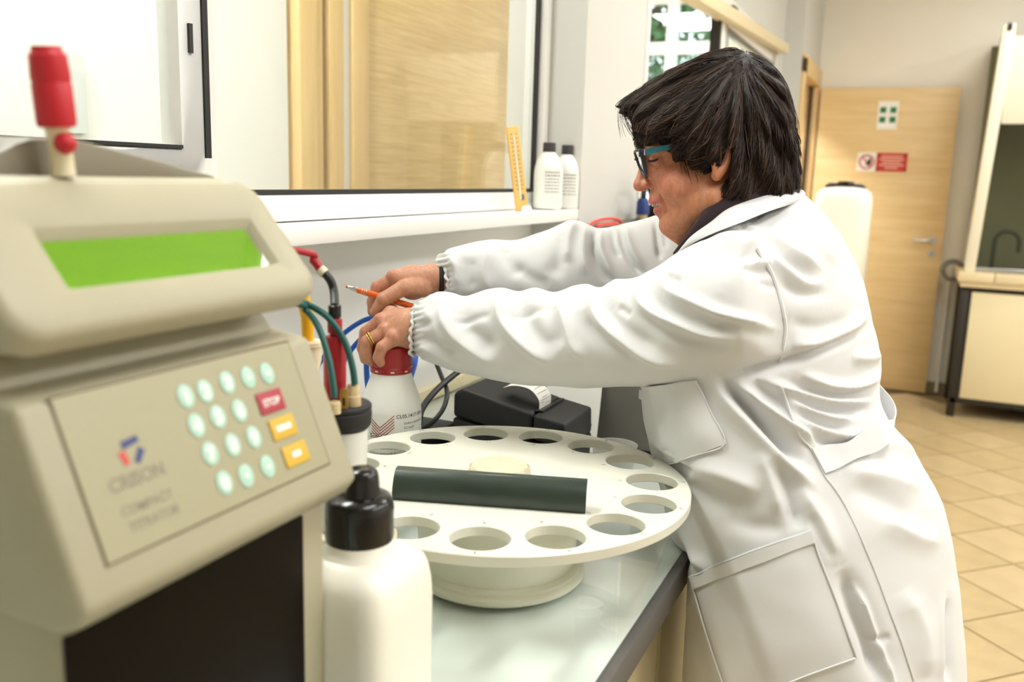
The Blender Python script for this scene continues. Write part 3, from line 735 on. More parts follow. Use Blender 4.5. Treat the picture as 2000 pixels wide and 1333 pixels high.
# emblem and lettering on the membrane
def seg3(u0, v0, u1, v1, w):
    a, b = onk(u0, v0, 0.0012), onk(u1, v1, 0.0012); t = (b - a) / np.linalg.norm(b - a); s = np.cross(n, t) * w
    return MB().prism([a - s, b - s * 0.8, b + s * 0.8, a + s], n * 0.0003)
seg3(237, 872, 268, 856, 0.0026).build('emblem_bar', 'logo_blue', tit); seg3(276, 876, 268, 904, 0.0026).build('emblem_bar', 'logo_blue', tit); seg3(236, 884, 250, 908, 0.0026).build('emblem_bar', 'logo_red', tit)
def let(txt, u, v, size, bold=0.0):
    tb = MB(); flat_text(tb, txt, size, onk(u, v, 0.0013), EX, es, 'LEFT', bold); tb.build('lettering', 'print_grey', tit)
let('CRISON', 217, 966, 0.0122, 0.0003); let('COMPACT', 240, 1012, 0.0086, 0.0001); let('TITRATOR', 256, 1042, 0.0086, 0.0001)
# display head: bezel ring around a sunk screen
lo_, hi_ = (0.444, 1.3320), (0.519, 1.4205)
yz([(0.455, 1.328), (0.474, 1.318), (0.68, 1.316), (0.68, 1.405), (0.545, 1.4195), (0.530, 1.4195)], tx0 + 0.003, tx1 - 0.003).build('display_head', 'titrator_plastic', tit, bevel=0.012, seg=4)
o2, es2, n2, ln2 = slope_frame(lo_, hi_)
hp = lambda u, v: on_plane(u, v, o2, n2)
cs = [hp(66, 432), hp(500, 436), hp(545, 518), hp(122, 562)]
lxa, lxb = (cs[0][0] + cs[3][0]) / 2, (cs[1][0] + cs[2][0]) / 2
lsa = np.mean([np.dot(cs[i] - o2, es2) for i in (2, 3)]); lsb = np.mean([np.dot(cs[i] - o2, es2) for i in (0, 1)])
def q2(x, s, h): return o2 + EX * x + es2 * s + n2 * h
def rrect(xa_, xb_, sa_, sb_, r, nc=6):
    out = []
    for cx_, cy_, a0_ in ((xb_ - r, sa_ + r, -PI / 2), (xb_ - r, sb_ - r, 0), (xa_ + r, sb_ - r, PI / 2), (xa_ + r, sa_ + r, PI)):
        out += [(cx_ + r * math.cos(a0_ + PI / 2 * i / nc), cy_ + r * math.sin(a0_ + PI / 2 * i / nc)) for i in range(nc + 1)]
    return out
Jq = [(lxa + 0.004, lsa + 0.003), (lxb - 0.005, lsa + 0.003), (lxb - 0.005, lsb - 0.006), (lxa + 0.003, lsb - 0.006)]
LV = [(rrect(tx0, tx1 + 0.007, 0.0, ln2, 0.021), -0.022), (rrect(tx0, tx1 + 0.007, 0.0, ln2, 0.021), -0.0075), (rrect(tx0 + 0.0022, tx1 + 0.0048, 0.0022, ln2 - 0.0022, 0.020), -0.0028), (rrect(tx0 + 0.0075, tx1 - 0.0005, 0.0075, ln2 - 0.0075, 0.017), 0.0),
      (rrect(lxa - 0.0015, lxb + 0.0015, lsa - 0.0015, lsb + 0.0015, 0.004), 0.0), (rrect(lxa, lxb, lsa, lsb, 0.003), -0.001), (rrect(Jq[0][0], Jq[1][0], Jq[0][1], Jq[2][1], 0.0012), -0.0075)]
V = [q2(x, s_, h) for pts, h in LV for x, s_ in pts]; nr = len(LV[0][0])
Fc = [(j * nr + i, j * nr + (i + 1) % nr, (j + 1) * nr + (i + 1) % nr, (j + 1) * nr + i) for j in range(len(LV) - 1) for i in range(nr)] + [tuple(range(nr))[::-1]]
MB().add(V, Fc).build('bezel', 'titrator_plastic', tit, smooth=0.9)
A = [q2(x, s, -0.0074) for x, s in Jq]
scr = MB().prism(A, -n2 * 0.002).build('screen', 'lcd', tit)
A = [q2(x, s, -0.0052) for x, s in Jq]
MB().prism(A, -n2 * 0.0012).build('screen_cover', 'clear_cover' if 'clear_cover' in MATS else glass_mat('clear_cover', (0.97, 0.99, 0.93), 0.0), tit)
# arched rear cover behind the head
YR = 0.552
arc = [onY(u, v, YR) for u, v in [(-60, 345), (-25, 315), (0, 298), (30, 279), (62, 269), (100, 268), (150, 272), (220, 290), (300, 311), (370, 331), (425, 344)]]
arc = [(p[0], YR, p[2]) for p in arc]
poly = arc + [(arc[-1][0], YR, 1.40), (arc[0][0], YR, 1.40)]
MB().prism(poly, (0, 0.115, 0)).build('rear_cover', 'titrator_grey', tit, bevel=0.004, seg=2)

# upright probe behind the head
YP = 0.545
pa, pb = onY(124, 338, YP - 0.01), onY(90, 90, YP - 0.01)
ax = (pb - pa); LP = np.linalg.norm(ax); ax /= LP
dp = float(np.dot(pa - CAM, E_F)); pxm = dp / F
pr = thing('dosing_tip', pa, 'red capped dosing tip with a cream stem standing behind the titrator head', 'probe')
MB().lathe([(22 * pxm, -0.002), (21 * pxm, 0.30 * LP), (24 * pxm, 0.37 * LP)], pa, 20, ax).build('stem', 'cream_plastic', pr, smooth=0.8)
MB().lathe([(33 * pxm, 0.37 * LP), (36 * pxm, 0.40 * LP), (36 * pxm, 0.70 * LP), (34.5 * pxm, 0.715 * LP), (34.5 * pxm, 0.73 * LP), (36 * pxm, 0.745 * LP), (34 * pxm, 0.93 * LP), (28 * pxm, 0.96 * LP), (27 * pxm, 1.0 * LP)], pa, 24, ax).build('cap', 'probe_red', pr, smooth=0.6)
bc = onY(128, 280, YP - 0.018)
MB().lathe([(1 * pxm, -20 * pxm), (13 * pxm, -17 * pxm), (20 * pxm, -8 * pxm), (21 * pxm, 0), (18 * pxm, 11 * pxm), (8 * pxm, 19 * pxm), (1 * pxm, 20 * pxm)], bc, 18, (0.3, -1, 0.2)).build('valve_knob', 'probe_red', pr, smooth=1.2)

# ------------------------------------------------------------------ near square bottle
dN = 0.82
cN = P(702, 1060, dN); mN = dN / F
zN = lambda v: P(702, v, dN)[2]
nb = thing('square_bottle', (cN[0], cN[1], 0.9), 'translucent white square bottle with black dropper cap beside the titrator', 'bottle')
def bott(prof, name, m, par, c, sq=0, n=40):
    return MB().lathe([(r, z - 0.0) for r, z in prof], (c[0], c[1], 0), n, sq=sq).build(name, m, par, smooth=0.9)
bott([(0.02, 0.9), (110 * mN, 0.9005), (117 * mN, 0.908), (119 * mN, 0.92), (119 * mN, zN(1180)), (117 * mN, zN(1150)), (112 * mN, zN(1120)), (104 * mN, zN(1098)), (84 * mN, zN(1082)), (76 * mN, zN(1076))], 'body', 'hdpe', nb, cN, sq=5.5, n=56)
bott([(76 * mN, zN(1084)), (72 * mN, zN(1070)), (66 * mN, zN(1064)), (66 * mN, zN(1040))], 'neck', 'hdpe', nb, cN)
MB().lathe([(60 * mN, zN(1050)), (66 * mN, zN(1050)), (67 * mN, zN(1042)), (67 * mN, zN(985)), (65 * mN, zN(972)), (58 * mN, zN(962)), (38 * mN, zN(958)), (20 * mN, zN(956))], (cN[0], cN[1], 0), 48).build('cap', 'cap_black', nb, smooth=0.8)
cT = P(708, 940, dN)
MB().lathe([(37 * mN, zN(966)), (35 * mN, zN(958)), (33 * mN, zN(925)), (30 * mN, zN(912)), (22 * mN, zN(906)), (8 * mN, zN(904))], (cN[0] + 0.001, cN[1] - 0.002, 0), 36).build('dropper_bulb', 'cap_black', nb, smooth=0.8)

# ------------------------------------------------------------------ sample carousel
DC = np.array([1.045, 0.481]); DR = 0.253; ZD = 1.030
car = thing('sample_carousel', (DC[0], DC[1], 0.9), 'round white sample carousel with a ring of empty holes on the bench', 'carousel')
RH, HR = 0.205, 0.0345; NH = 15; a0 = math.radians(7.2)
bm = bmesh.new()
def ring_edges(cx, cy, r, n):
    vs = [bm.verts.new((cx + r * math.cos(2 * PI * i / n), cy + r * math.sin(2 * PI * i / n), 0)) for i in range(n)]
    return [bm.edges.new((vs[i], vs[(i + 1) % n])) for i in range(n)]
ed = ring_edges(0, 0, DR, 120)
for k in range(NH):
    a = a0 + 2 * PI * k / NH; ed += ring_edges(RH * math.cos(a), RH * math.sin(a), HR, 36)
bmesh.ops.triangle_fill(bm, use_beauty=True, use_dissolve=False, edges=ed)
# remove triangles that fell inside holes
dead = []
for f in bm.faces:
    c = f.calc_center_median()
    for k in range(NH):
        a = a0 + 2 * PI * k / NH
        if (c.x - RH * math.cos(a)) ** 2 + (c.y - RH * math.sin(a)) ** 2 < (HR * 0.985) ** 2: dead.append(f); break
bmesh.ops.delete(bm, geom=dead, context='FACES')
bmesh.ops.recalc_face_normals(bm, faces=bm.faces)
ex = bmesh.ops.extrude_face_region(bm, geom=list(bm.faces))
for g in ex['geom']:
    if isinstance(g, bmesh.types.BMVert): g.co.z -= 0.013
bmesh.ops.recalc_face_normals(bm, faces=bm.faces)
es_ = [e for e in bm.edges if len(e.link_faces) == 2 and e.calc_face_angle(0) > 1.2]
bmesh.ops.bevel(bm, geom=es_, offset=0.0011, segments=1, affect='EDGES')
me = bpy.data.meshes.new('disc'); bm.to_mesh(me); bm.free()
me.polygons.foreach_set('use_smooth', [True] * len(me.polygons)); me.set_sharp_from_angle(angle=0.5)
me.materials.append(MATS['disc_white'])
do = bpy.data.objects.new('disc', me); C.objects.link(do); do.parent = car; do.location = (0, 0, ZD - 0.9)
WLOC['disc'] = (DC[0], DC[1], ZD)
MB().lathe([(0.02, 0.908), (0.110, 0.908), (0.113, 0.912), (0.113, 0.916), (0.108, 0.9175), (0.104, 0.919), (0.107, 0.945), (0.114, ZD - 0.0135), (0.02, ZD - 0.0135)], (DC[0], DC[1], 0), 64).build('drum', 'disc_base', car, smooth=0.6)
MB().lathe([(0.02, 0.9005), (0.116, 0.9005), (0.119, 0.904), (0.119, 0.909), (0.114, 0.912), (0.02, 0.912)], (DC[0], DC[1], 0), 64).build('base_ring', 'disc_base', car, smooth=0.6)
kn = MB(); pr_ = []
for zz, rr in ((ZD, 0.041), (ZD + 0.006, 0.0415), (ZD + 0.015, 0.040), (ZD + 0.018, 0.037), (ZD + 0.0185, 0.002)):
    pr_.append((rr, zz))
V = []; n_ = 72
for rr, zz in pr_:
    for i in range(n_):
        a = 2 * PI * i / n_; k = 1 + (0.035 * math.cos(14 * a) if rr > 0.03 else 0)
        V.append((DC[0] + rr * k * math.cos(a), DC[1] + rr * k * math.sin(a), zz))
kn.add(V, [(j * n_ + i, j * n_ + (i + 1) % n_, (j + 1) * n_ + (i + 1) % n_, (j + 1) * n_ + i) for j in range(4) for i in range(n_)] + [tuple(range(4 * n_, 5 * n_))])
kn.build('centre_knob', 'knob_beige', car, smooth=0.6)
tb = MB()
for k in range(NH):
    a = a0 + 2 * PI * k / NH
    num = (9 + k) % NH + 1
    rad = np.array([math.cos(a), math.sin(a), 0]); tan = np.array([math.sin(a), -math.cos(a), 0])
    for rr in (RH - HR - 0.012, RH + HR + 0.004):
        flat_text(tb, str(num), 0.0085, np.array([DC[0], DC[1], ZD + 0.0003]) + rad * rr, tan, rad, 'CENTER')
tb.build('position_number', 'ink_grey', car)
# dark bar lying across the disc
b0, b1 = np.array([0.905, 0.561]), np.array([0.9765, 0.334])
bd = np.r_[(b1 - b0), 0]; bl = np.linalg.norm(bd); bd /= bl
bnv = np.array([-bd[1], bd[0], 0]); bnv = bnv if np.dot(bnv, [0.9, 0.4, 0]) > 0 else -bnv     # away from the viewer
sec = [(0.000, 0.0005), (-0.003, 0.010), (-0.002, 0.020), (0.003, 0.031), (0.010, 0.040), (0.016, 0.043), (0.026, 0.0425), (0.030, 0.038), (0.029, 0.034), (0.020, 0.036), (0.013, 0.030), (0.008, 0.018), (0.008, 0.0005)]
poly = [np.array([b0[0], b0[1], ZD]) + bnv * p + np.array([0, 0, 1]) * (q * 0.84) for p, q in sec]
tag(MB().prism(poly, bd * bl).build('curved_bar', 'dark_green_bar', smooth=0.6), 'dark green glossy bar lying across the white carousel', 'bar')

# ------------------------------------------------------------------ titration beaker with lid, electrodes and tubes
dV = 0.93; mV = dV / F
cV = P(668, 800, dV); zV = lambda v: P(668, v, dV)[2]
st = thing('stirrer', (cV[0], cV[1], 0.9), 'small white stirrer under the titration beaker', 'stirrer')
MB().box((cV[0] - 0.033, cV[1] - 0.05, 0.9), (cV[0] + 0.033, cV[1] + 0.05, 1.055)).build('housing', 'cream_plastic', st, bevel=0.006)
bk = thing('titration_beaker', (cV[0], cV[1], 1.056), 'clear plastic titration beaker with a thick black lid behind the titrator', 'beaker')
MB().lathe([(0.022, 1.0565), (0.0235, 1.058), (0.0265, zV(838)), (0.0245, zV(838)), (0.0215, 1.060), (0.002, 1.060)], (cV[0], cV[1], 0), 36).build('cup', 'beaker_plastic', bk, smooth=0.7)
MB().lathe([(0.004, zV(834)), (53 * mV, zV(834)), (57 * mV, zV(828)), (58 * mV, zV(806)), (57.5 * mV, zV(801)), (55.5 * mV, zV(799)), (57.5 * mV, zV(796)), (57.5 * mV, zV(790)), (54 * mV, zV(786)), (0.004, zV(786))], (cV[0], cV[1], 0), 48).build('lid', 'black_matte', bk, smooth=0.5)
ZL = zV(786)
def vp(u, v, dd=0.0): return P(u, v, dV + dd)
el = thing('red_electrode', vp(655, 788, 0.004), 'thick red electrode with black cable standing in the beaker lid', 'electrode')
e_a = vp(655, 790, 0.004); 
def zc(v, dd=0.004): return P(655, v, dV + dd)[2]
MB().lathe([(20 * mV, ZL + 0.0005), (21 * mV, zc(760)), (21.5 * mV, zc(660)), (20 * mV, zc(653)), (16 * mV, zc(651))], (e_a[0], e_a[1], 0), 28).build('body', 'electrode_red', el, smooth=0.6)
MB().lathe([(10 * mV, zc(655)), (10 * mV, zc(646)), (14 * mV, zc(645)), (14.5 * mV, zc(619)), (12 * mV, zc(617))], (e_a[0], e_a[1], 0), 24).build('collar', 'electrode_red', el, smooth=0.6)
MB().lathe([(9.5 * mV, zc(622)), (9.5 * mV, zc(615)), (12.5 * mV, zc(614)), (12.5 * mV, zc(592)), (9 * mV, zc(590))], (e_a[0], e_a[1], 0), 24).build('socket', 'cap_black', el, smooth=0.6)
cpts = catmull([(e_a[0], e_a[1], zc(594)), vp(652, 570, 0.004), vp(645, 548, 0.004), vp(630, 530, 0.004)], 6)
MB().tube(cpts, 8.5 * mV, 12).build('strain_relief', 'black_cable', el, smooth=0.9)
MB().tube([vp(634, 535, 0.004), vp(625, 526, 0.004)], 10.5 * mV, 14).build('sleeve_ring', 'cream_plastic', el, smooth=0.6)
MB().tube(catmull([vp(627, 528, 0.004), vp(612, 508, 0.004), vp(590, 492, -0.01), (0.603, 0.62, 1.37)], 6), [9 * mV] * 7 + [7 * mV] * 12, 12).build('plug', 'electrode_red', el, smooth=0.9)
def hose(name, pts, r, m, label, cat, ferr=None, group=None, nn=10, base=None):
    t = thing(name, pts[-1], label, cat, group)
    MB().tube(catmull(pts, 7), r, nn).build('hose', m, t, smooth=0.9)
    return t
g1 = hose('green_hose', [(0.600, 0.575, 1.330), vp(575, 592, -0.04), vp(597, 606, -0.02), vp(622, 640, -0.03), vp(642, 700, -0.04), vp(652, 760, -0.045), vp(653, 778, -0.046)], 6.2 * mV, 'green_cable', 'dark green hose curving into the lid in front of the red electrode', 'hose')
p = vp(653, 779, -0.046); MB().lathe([(12 * mV, ZL), (12 * mV, ZL + 0.010), (10 * mV, ZL + 0.012)], (p[0], p[1], 0), 18).build('fitting', 'stained_cream', g1, smooth=0.6)
g2 = hose('green_hose', [(0.600, 0.590, 1.335), vp(578, 588, -0.03), vp(600, 595, -0.015), vp(640, 620, -0.02), vp(672, 665, -0.02), vp(688, 715, -0.02), vp(693, 752, -0.02)], 6.4 * mV, 'green_cable', 'dark green hose arching over to the cream fitting right of the electrode', 'hose')
p = vp(690, 784, -0.012); z1 = P(690, 750, dV - 0.012)[2]
MB().lathe([(15 * mV, ZL), (14.5 * mV, ZL + 0.010), (13 * mV, ZL + 0.011), (12.5 * mV, z1 - 0.003), (11 * mV, z1)], (p[0], p[1], 0), 20).build('fitting', 'stained_cream', g2, smooth=0.6)
p = vp(672, 782, -0.03); cl_ = thing('brass_clip', p, 'small brass clip standing on the black beaker lid', 'clip')
MB().obox((p[0], p[1], ZL + 0.011), E_R, [0, 0, 1], E_F, 0.0042, 0.0105, 0.0012).build('tab', 'brass', cl_, bevel=0.001)
MB().obox(np.array([p[0], p[1], ZL + 0.008]) - E_F * 0.0014, E_R, [0, 0, 1], E_F, 0.0012, 0.004, 0.0004).build('slot', 'ink', cl_)
# white holder with yellow tube left of the electrode
hc = vp(603, 800, 0.06); zh = lambda v: P(603, v, dV + 0.06)[2]
hold = thing('electrode_holder', (hc[0], hc[1], 0.9), 'white plastic electrode holder column beside the titrator', 'holder')
MB().lathe([(22 * mV, 0.9), (22 * mV, zh(720)), (27 * mV, zh(700)), (28 * mV, zh(672)), (33 * mV, zh(670)), (33 * mV, zh(662)), (20 * mV, zh(660))], (hc[0], hc[1], 0), 28).build('column', 'cream_plastic', hold, smooth=0.6)
MB().obox(vp(640, 720, 0.03), E_R, [0, 0, 1], E_F, 0.004, 0.02, 0.004).build('clip_arm', 'stained_cream', hold, bevel=0.001)
yt = MB().tube([(hc[0], hc[1], zh(662)), vp(600, 620, 0.03), vp(592, 580, 0.03)], [12 * mV, 13 * mV, 14 * mV], 14)
tag(yt.build('yellow_tube', 'yellow_tube', smooth=0.9), 'yellow tube rising from the white electrode holder', 'tube')

# ------------------------------------------------------------------ reagent bottle under the hands
dB = 1.46; mB = dB / F; uB = 764
cB = P(uB, 800, dB); zB = lambda v: P(uB, v, dB)[2]
rb_ = thing('reagent_bottle', (cB[0], cB[1], 0.9), 'white plastic reagent bottle with dark red screw cap and printed label', 'bottle')
RB = 59 * mB
MB().lathe([(0.01, 0.9), (RB - 0.006, 0.9005), (RB, 0.907), (RB, zB(812)), (RB * 0.988, zB(796)), (RB * 0.95, zB(780)), (RB * 0.875, zB(763)), (RB * 0.785, zB(748)), (RB * 0.71, zB(736)), (RB * 0.665, zB(727)), (39 * mB, zB(724)), (39 * mB, zB(712))], (cB[0], cB[1], 0), 56).build('body', 'hdpe_clear', rb_, smooth=0.9)
MB().lathe([(36 * mB, zB(722)), (40.5 * mB, zB(722)), (41 * mB, zB(712)), (39.5 * mB, zB(709)), (40 * mB, zB(706)), (39 * mB, zB(672)), (36 * mB, zB(668)), (2 * mB, zB(667))], (cB[0], cB[1], 0), 48).build('cap', 'cap_red', rb_, smooth=0.5)
def on_cyl(c, R, ang, z): return np.array([c[0] + R * math.cos(ang), c[1] + R * math.sin(ang), z])
vang = math.atan2(CAM[1] - cB[1], CAM[0] - cB[0])
def cyl_text(mb, txt, size, c, R, a_start, z, bold=0.0, align='LEFT'):
    V, Fc = text_geo(txt, size, align, bold)
    if len(V): mb.add([on_cyl(c, R + 0.0004, vang0 + a_start + p[0] / R, z + p[1]) for p in V], Fc)
def cyl_patch(mb, c, R, a0_, a1_, z0_, z1_, nn=20):
    V = []; Fc = []
    for i in range(nn + 1):
        a = vang0 + a0_ + (a1_ - a0_) * i / nn; V += [on_cyl(c, R, a, z0_), on_cyl(c, R, a, z1_)]
    for i in range(nn): Fc.append((2 * i, 2 * i + 2, 2 * i + 3, 2 * i + 1))
    mb.add(V, Fc)
vang0 = vang
lb = MB(); cyl_patch(lb, cB, RB + 0.0003, -1.25, 1.35, zB(870) - 0.05, zB(795)); lab = lb.build('label', 'label_paper', rb_, smooth=0.9)
tb = MB()
cyl_text(tb, 'CL05.1417.1000', 0.0082, cB, RB, 0.16, zB(803), 0.0001)
for k, (tx, ss) in enumerate((('Sodium hydroxide', 0.0055), ('0,5 mol/l', 0.0055), ('1 l', 0.0055))): cyl_text(tb, tx, ss, cB, RB, 0.42, zB(816) - k * 0.0072)
cyl_text(tb, 'Sodium hydroxide 0,5 mol/l', 0.0088, cB, RB, -0.72, zB(843), 0.00012)
for k in range(3): cyl_text(tb, 'Sodium hydroxide 0,5 mol/l', 0.0052, cB, RB, -0.72, zB(843) - 0.010 - 0.008 * k)
cyl_patch(tb, cB, RB + 0.0006, -0.72, 1.2, zB(835), zB(835) + 0.0006)
tb.build('label_print', 'ink', lab)
lg = MB()
for k in range(5):
    for a_, b_ in ((-0.66, -0.36), (-0.36, 0.10)):
        za = zB(806) if a_ < -0.5 else zB(822); zb_ = zB(822) if a_ < -0.5 else zB(797)
        V = []
        for i in range(7):
            t = i / 6; V += [on_cyl(cB, RB + 0.0005, vang0 + a_ + (b_ - a_) * t, za + (zb_ - za) * t - k * 0.0048 - 0.0009), on_cyl(cB, RB + 0.0005, vang0 + a_ + (b_ - a_) * t, za + (zb_ - za) * t - k * 0.0048 + 0.0009)]
        lg.add(V, [(2 * i, 2 * i + 2, 2 * i + 3, 2 * i + 1) for i in range(6)])
lg.build('emblem', 'label_red', lab)
for da in (-0.75, 0.05, 0.75):
    a = vang + da; q = MB(); cyl_patch(q, cB, 41.2 * mB, da - 0.09, da + 0.09, zB(718), zB(715), 4); q.build('cap_tab', 'cream_plastic', rb_)

# ------------------------------------------------------------------ receipt printer
px0, px1, py0, py1 = 1.412, 1.556, 0.527, 0.748
prt = thing('receipt_printer', ((px0 + px1) / 2, (py0 + py1) / 2, 0.9), 'black receipt printer behind the carousel with paper coming out', 'printer')
zf, zb2 = 1.006, 1.046
MB().prism([(px0, py0 + 0.002, 0.9), (px0, py0, zf - 0.05), (px0, py1, zf - 0.018), (px0, py1, 0.9)], (px1 - px0, 0, 0)).build('lower_case', 'black_matte', prt, bevel=0.004)
MB().prism([(px0, py0, zf - 0.048), (px0, py0 + 0.002, zf), (px0, py0 + 0.062, zf + 0.010), (px0, py0 + 0.062, zf - 0.036)], (px1 - px0, 0, 0)).build('front_cover', 'black_matte', prt, bevel=0.006, seg=3)
MB().prism([(px0, py0 + 0.064, zf - 0.036), (px0, py0 + 0.064, zf + 0.011), (px0, py1 - 0.02, zb2), (px0, py1, zb2 - 0.012), (px0, py1, zf - 0.016)], (px1 - px0, 0, 0)).build('paper_cover', 'black_matte', prt, bevel=0.007, seg=3)
MB().box((px0 + 0.022, py0 + 0.052, zf + 0.004), (px1 - 0.016, py0 + 0.058, zf + 0.0135)).build('tear_bar', 'black_plastic', prt, bevel=0.001)
MB().box((px0 + 0.018, py0 + 0.059, zf + 0.003), (px1 - 0.012, py0 + 0.066, zf + 0.012)).build('paper_slot', 'cap_black', prt)
tb = MB(); flat_text(tb, 'EPSON', 0.012, (px0 + 0.012, py0 - 0.0012, zf - 0.062), (1, 0, 0), (0, 0, 1)); tb.build('lettering', 'ink_grey', prt)
rc = thing('receipt', (px0 + 0.07, py0 + 0.062, zf), 'curled white receipt with printed lines coming out of the black printer', 'paper')
sec = catmull([(py0 + 0.0625, zf + 0.012), (py0 + 0.064, zf + 0.030), (py0 + 0.082, zf + 0.047), (py0 + 0.112, zf + 0.050), (py0 + 0.135, zf + 0.043)], 5)
V = []; rx0, rx1 = px0 + 0.030, px0 + 0.085
for y_, z_ in sec: V += [(rx0, y_, z_), (rx1, y_, z_)]
m_ = len(sec); V += [(x, y + 0.0002, z - 0.0003) for x, y, z in V]
Fc = [(2 * i, 2 * i + 2, 2 * i + 3, 2 * i + 1) for i in range(m_ - 1)] + [(2 * m_ + 2 * i, 2 * m_ + 2 * i + 1, 2 * m_ + 2 * i + 3, 2 * m_ + 2 * i + 2) for i in range(m_ - 1)]
sheet = link_mesh('sheet', V, Fc, 'receipt', rc, smooth=0.9)
ln_ = MB()
for j, (fa, fb) in ((3, (0.1, 0.35)), (4, (0.1, 0.9)), (5, (0.3, 0.7)), (7, (0.1, 0.9)), (9, (0.2, 0.8)), (2, (0.5, 0.85))):
    y_, z_ = sec[j]; y2, z2 = sec[j + 1]; nx_ = np.array([0, -(z2 - z_), (y2 - y_)]); nx_ = nx_ / np.linalg.norm(nx_) * 0.0004; nx_ = nx_ if nx_[1] < 0 else -nx_
    dv = np.array([0, y2 - y_, z2 - z_]) * 0.2
    A = np.array([rx0 + (rx1 - rx0) * fa, y_, z_]) + nx_; B = np.array([rx0 + (rx1 - rx0) * fb, y_, z_]) + nx_
    ln_.add([A, B, B + dv, A + dv], [(0, 1, 2, 3)])
ln_.build('print_line', 'ink_grey', sheet)

# ------------------------------------------------------------------ clutter behind the carousel
gp = thing('grey_instrument', (1.9, 0.57, 0.9), 'plain grey instrument box on the bench behind the printer', 'box')
MB().box((1.665, 0.39, 0.9), (2.12, 0.80, 1.13)).build('case', 'grey_panel', gp, bevel=0.006)
MB().box((1.72, 0.385, 0.93), (2.06, 0.392, 1.10)).build('front_plate', 'white_laminate', gp, bevel=0.002)
p1, p2, p3 = onX(1098, 752, 1.64), onX(1187, 760, 1.64), onX(1172, 858, 1.64)
pg = thing('paper_sheet', (1.63, 0.6, 0.9), 'white paper sheet leaning on the grey box behind the printer', 'paper')
MB().prism([(1.605, 0.535, 0.9005), (1.605, 0.66, 0.9005), (1.661, 0.66, 1.03), (1.661, 0.545, 1.03)], (-0.0006, 0, 0.0004)).build('sheet', 'paper_white', pg)
MB().prism([(1.6115, 0.552, 0.918), (1.6115, 0.576, 0.918), (1.626, 0.576, 0.952), (1.626, 0.552, 0.952)], (-0.0004, 0, 0.0002)).build('printed_box', 'ink_grey', pg)
pc = (1.412, 0.437)
cu_ = MB().lathe([(0.002, 0.9005), (0.028, 0.901), (0.0375, 0.984), (0.0395, 0.985), (0.0385, 0.982), (0.0362, 0.980), (0.0268, 0.903), (0.002, 0.903)], (pc[0], pc[1], 0), 40).build('plastic_cup', 'clear_plastic', smooth=0.6)
tag(cu_, 'small clear plastic cup standing behind the carousel', 'cup')
pw = thing('power_adapter', (1.42, 0.83, 0.9), 'black power adapter lying behind the reagent bottle', 'adapter')
MB().box((1.36, 0.785, 0.9), (1.50, 0.87, 0.955)).build('case', 'black_matte', pw, bevel=0.006)
MB().box((1.40, 0.75, 0.9), (1.47, 0.785, 0.925)).build('plug', 'black_plastic', pw, bevel=0.004)
def cable(name, pts, r, m, label):
    return tag(MB().tube(catmull(pts, 8), r, 9).build(name, m, smooth=0.9), label, 'cable')
cable('black_cable', [P(848, 700, 1.72), P(862, 735, 1.70), P(873, 765, 1.66), P(866, 798, 1.62), P(845, 825, 1.60), P(826, 838, 1.60)], 0.0045, 'black_cable', 'thin black cable hanging behind the reagent bottle, dropping from the sleeve')
cable('black_cable', [P(925, 705, 1.74), P(888, 732, 1.70), P(850, 765, 1.64), P(824, 800, 1.60), P(818, 830, 1.58)], 0.0058, 'black_cable', 'thicker black cable running down diagonally beside the reagent bottle')
cable('blue_cable', [P(600, 745, 1.72), P(625, 708, 1.72), P(668, 655, 1.72), P(722, 622, 1.70), P(775, 625, 1.70), P(806, 665, 1.68), P(812, 700, 1.66), P(803, 735, 1.64), P(790, 770, 1.62)], 0.0048, 'blue_cable', 'blue cable looping behind the hands, outer loop')
cable('blue_cable', [P(655, 745, 1.66), P(672, 705, 1.66), P(696, 672, 1.66), P(722, 652, 1.66), P(770, 645, 1.66), P(804, 680, 1.64), P(806, 710, 1.62), P(797, 735, 1.62), P(784, 765, 1.60)], 0.0048, 'blue_cable', 'blue cable looping behind the hands, inner loop')
cable('blue_cable', [P(730, 650, 1.60), P(718, 680, 1.60), P(716, 710, 1.60), P(717, 740, 1.60), P(722, 780, 1.60), onZ(730, 860, 0.906)], 0.0052, 'blue_cable', 'short length of blue cable left of the red cap')

# ------------------------------------------------------------------ window sill: thermometer and bottles
tz = ZS + 0.0005
ta = onY(1020, 414, 0.93); tb_ = onY(1001, 247, 0.955)
th = thing('thermometer', (ta[0], ta[1], tz), 'wooden wall thermometer leaning against the window on the sill', 'thermometer')
axv = tb_ - np.array([ta[0], ta[1], tz]); lT = np.linalg.norm(axv); axv /= lT
exv = E_R + 0.12 * E_F; exv -= axv * exv.dot(axv); exv /= np.linalg.norm(exv); nv = np.cross(exv, axv); nv = nv if np.dot(nv, E_F) < 0 else -nv
cT0 = np.array([ta[0], ta[1], tz]) + axv * lT / 2
MB().obox(cT0, exv, axv, nv, 0.0155, lT / 2, 0.0042).build('board', 'thermo_wood', th, bevel=0.001)
MB().obox(cT0 - exv * 0.0158, exv, axv, nv, 0.001, lT / 2, 0.0045).build('side_edge', 'thermo_edge', th)
MB().tube([cT0 + nv * 0.005 - axv * lT * 0.36 , cT0 + nv * 0.005 + axv * lT * 0.40], 0.0016, 8).build('glass_tube', 'print_white', th, smooth=0.9)
MB().obox(cT0 + nv * 0.005 - axv * lT * 0.34 + exv * 0.004, exv, axv, nv, 0.0045, 0.007, 0.001).build('bulb_clip', 'ink_grey', th)
tk = MB()
for k in range(14):
    for sx in (-1, 1): tk.obox(cT0 + nv * 0.0045 + axv * lT * (-0.24 + 0.05 * k) + exv * 0.0065 * sx, exv, axv, nv, 0.0024, 0.0009, 0.0003)
tk.build('scale_mark', 'ink_grey', th)
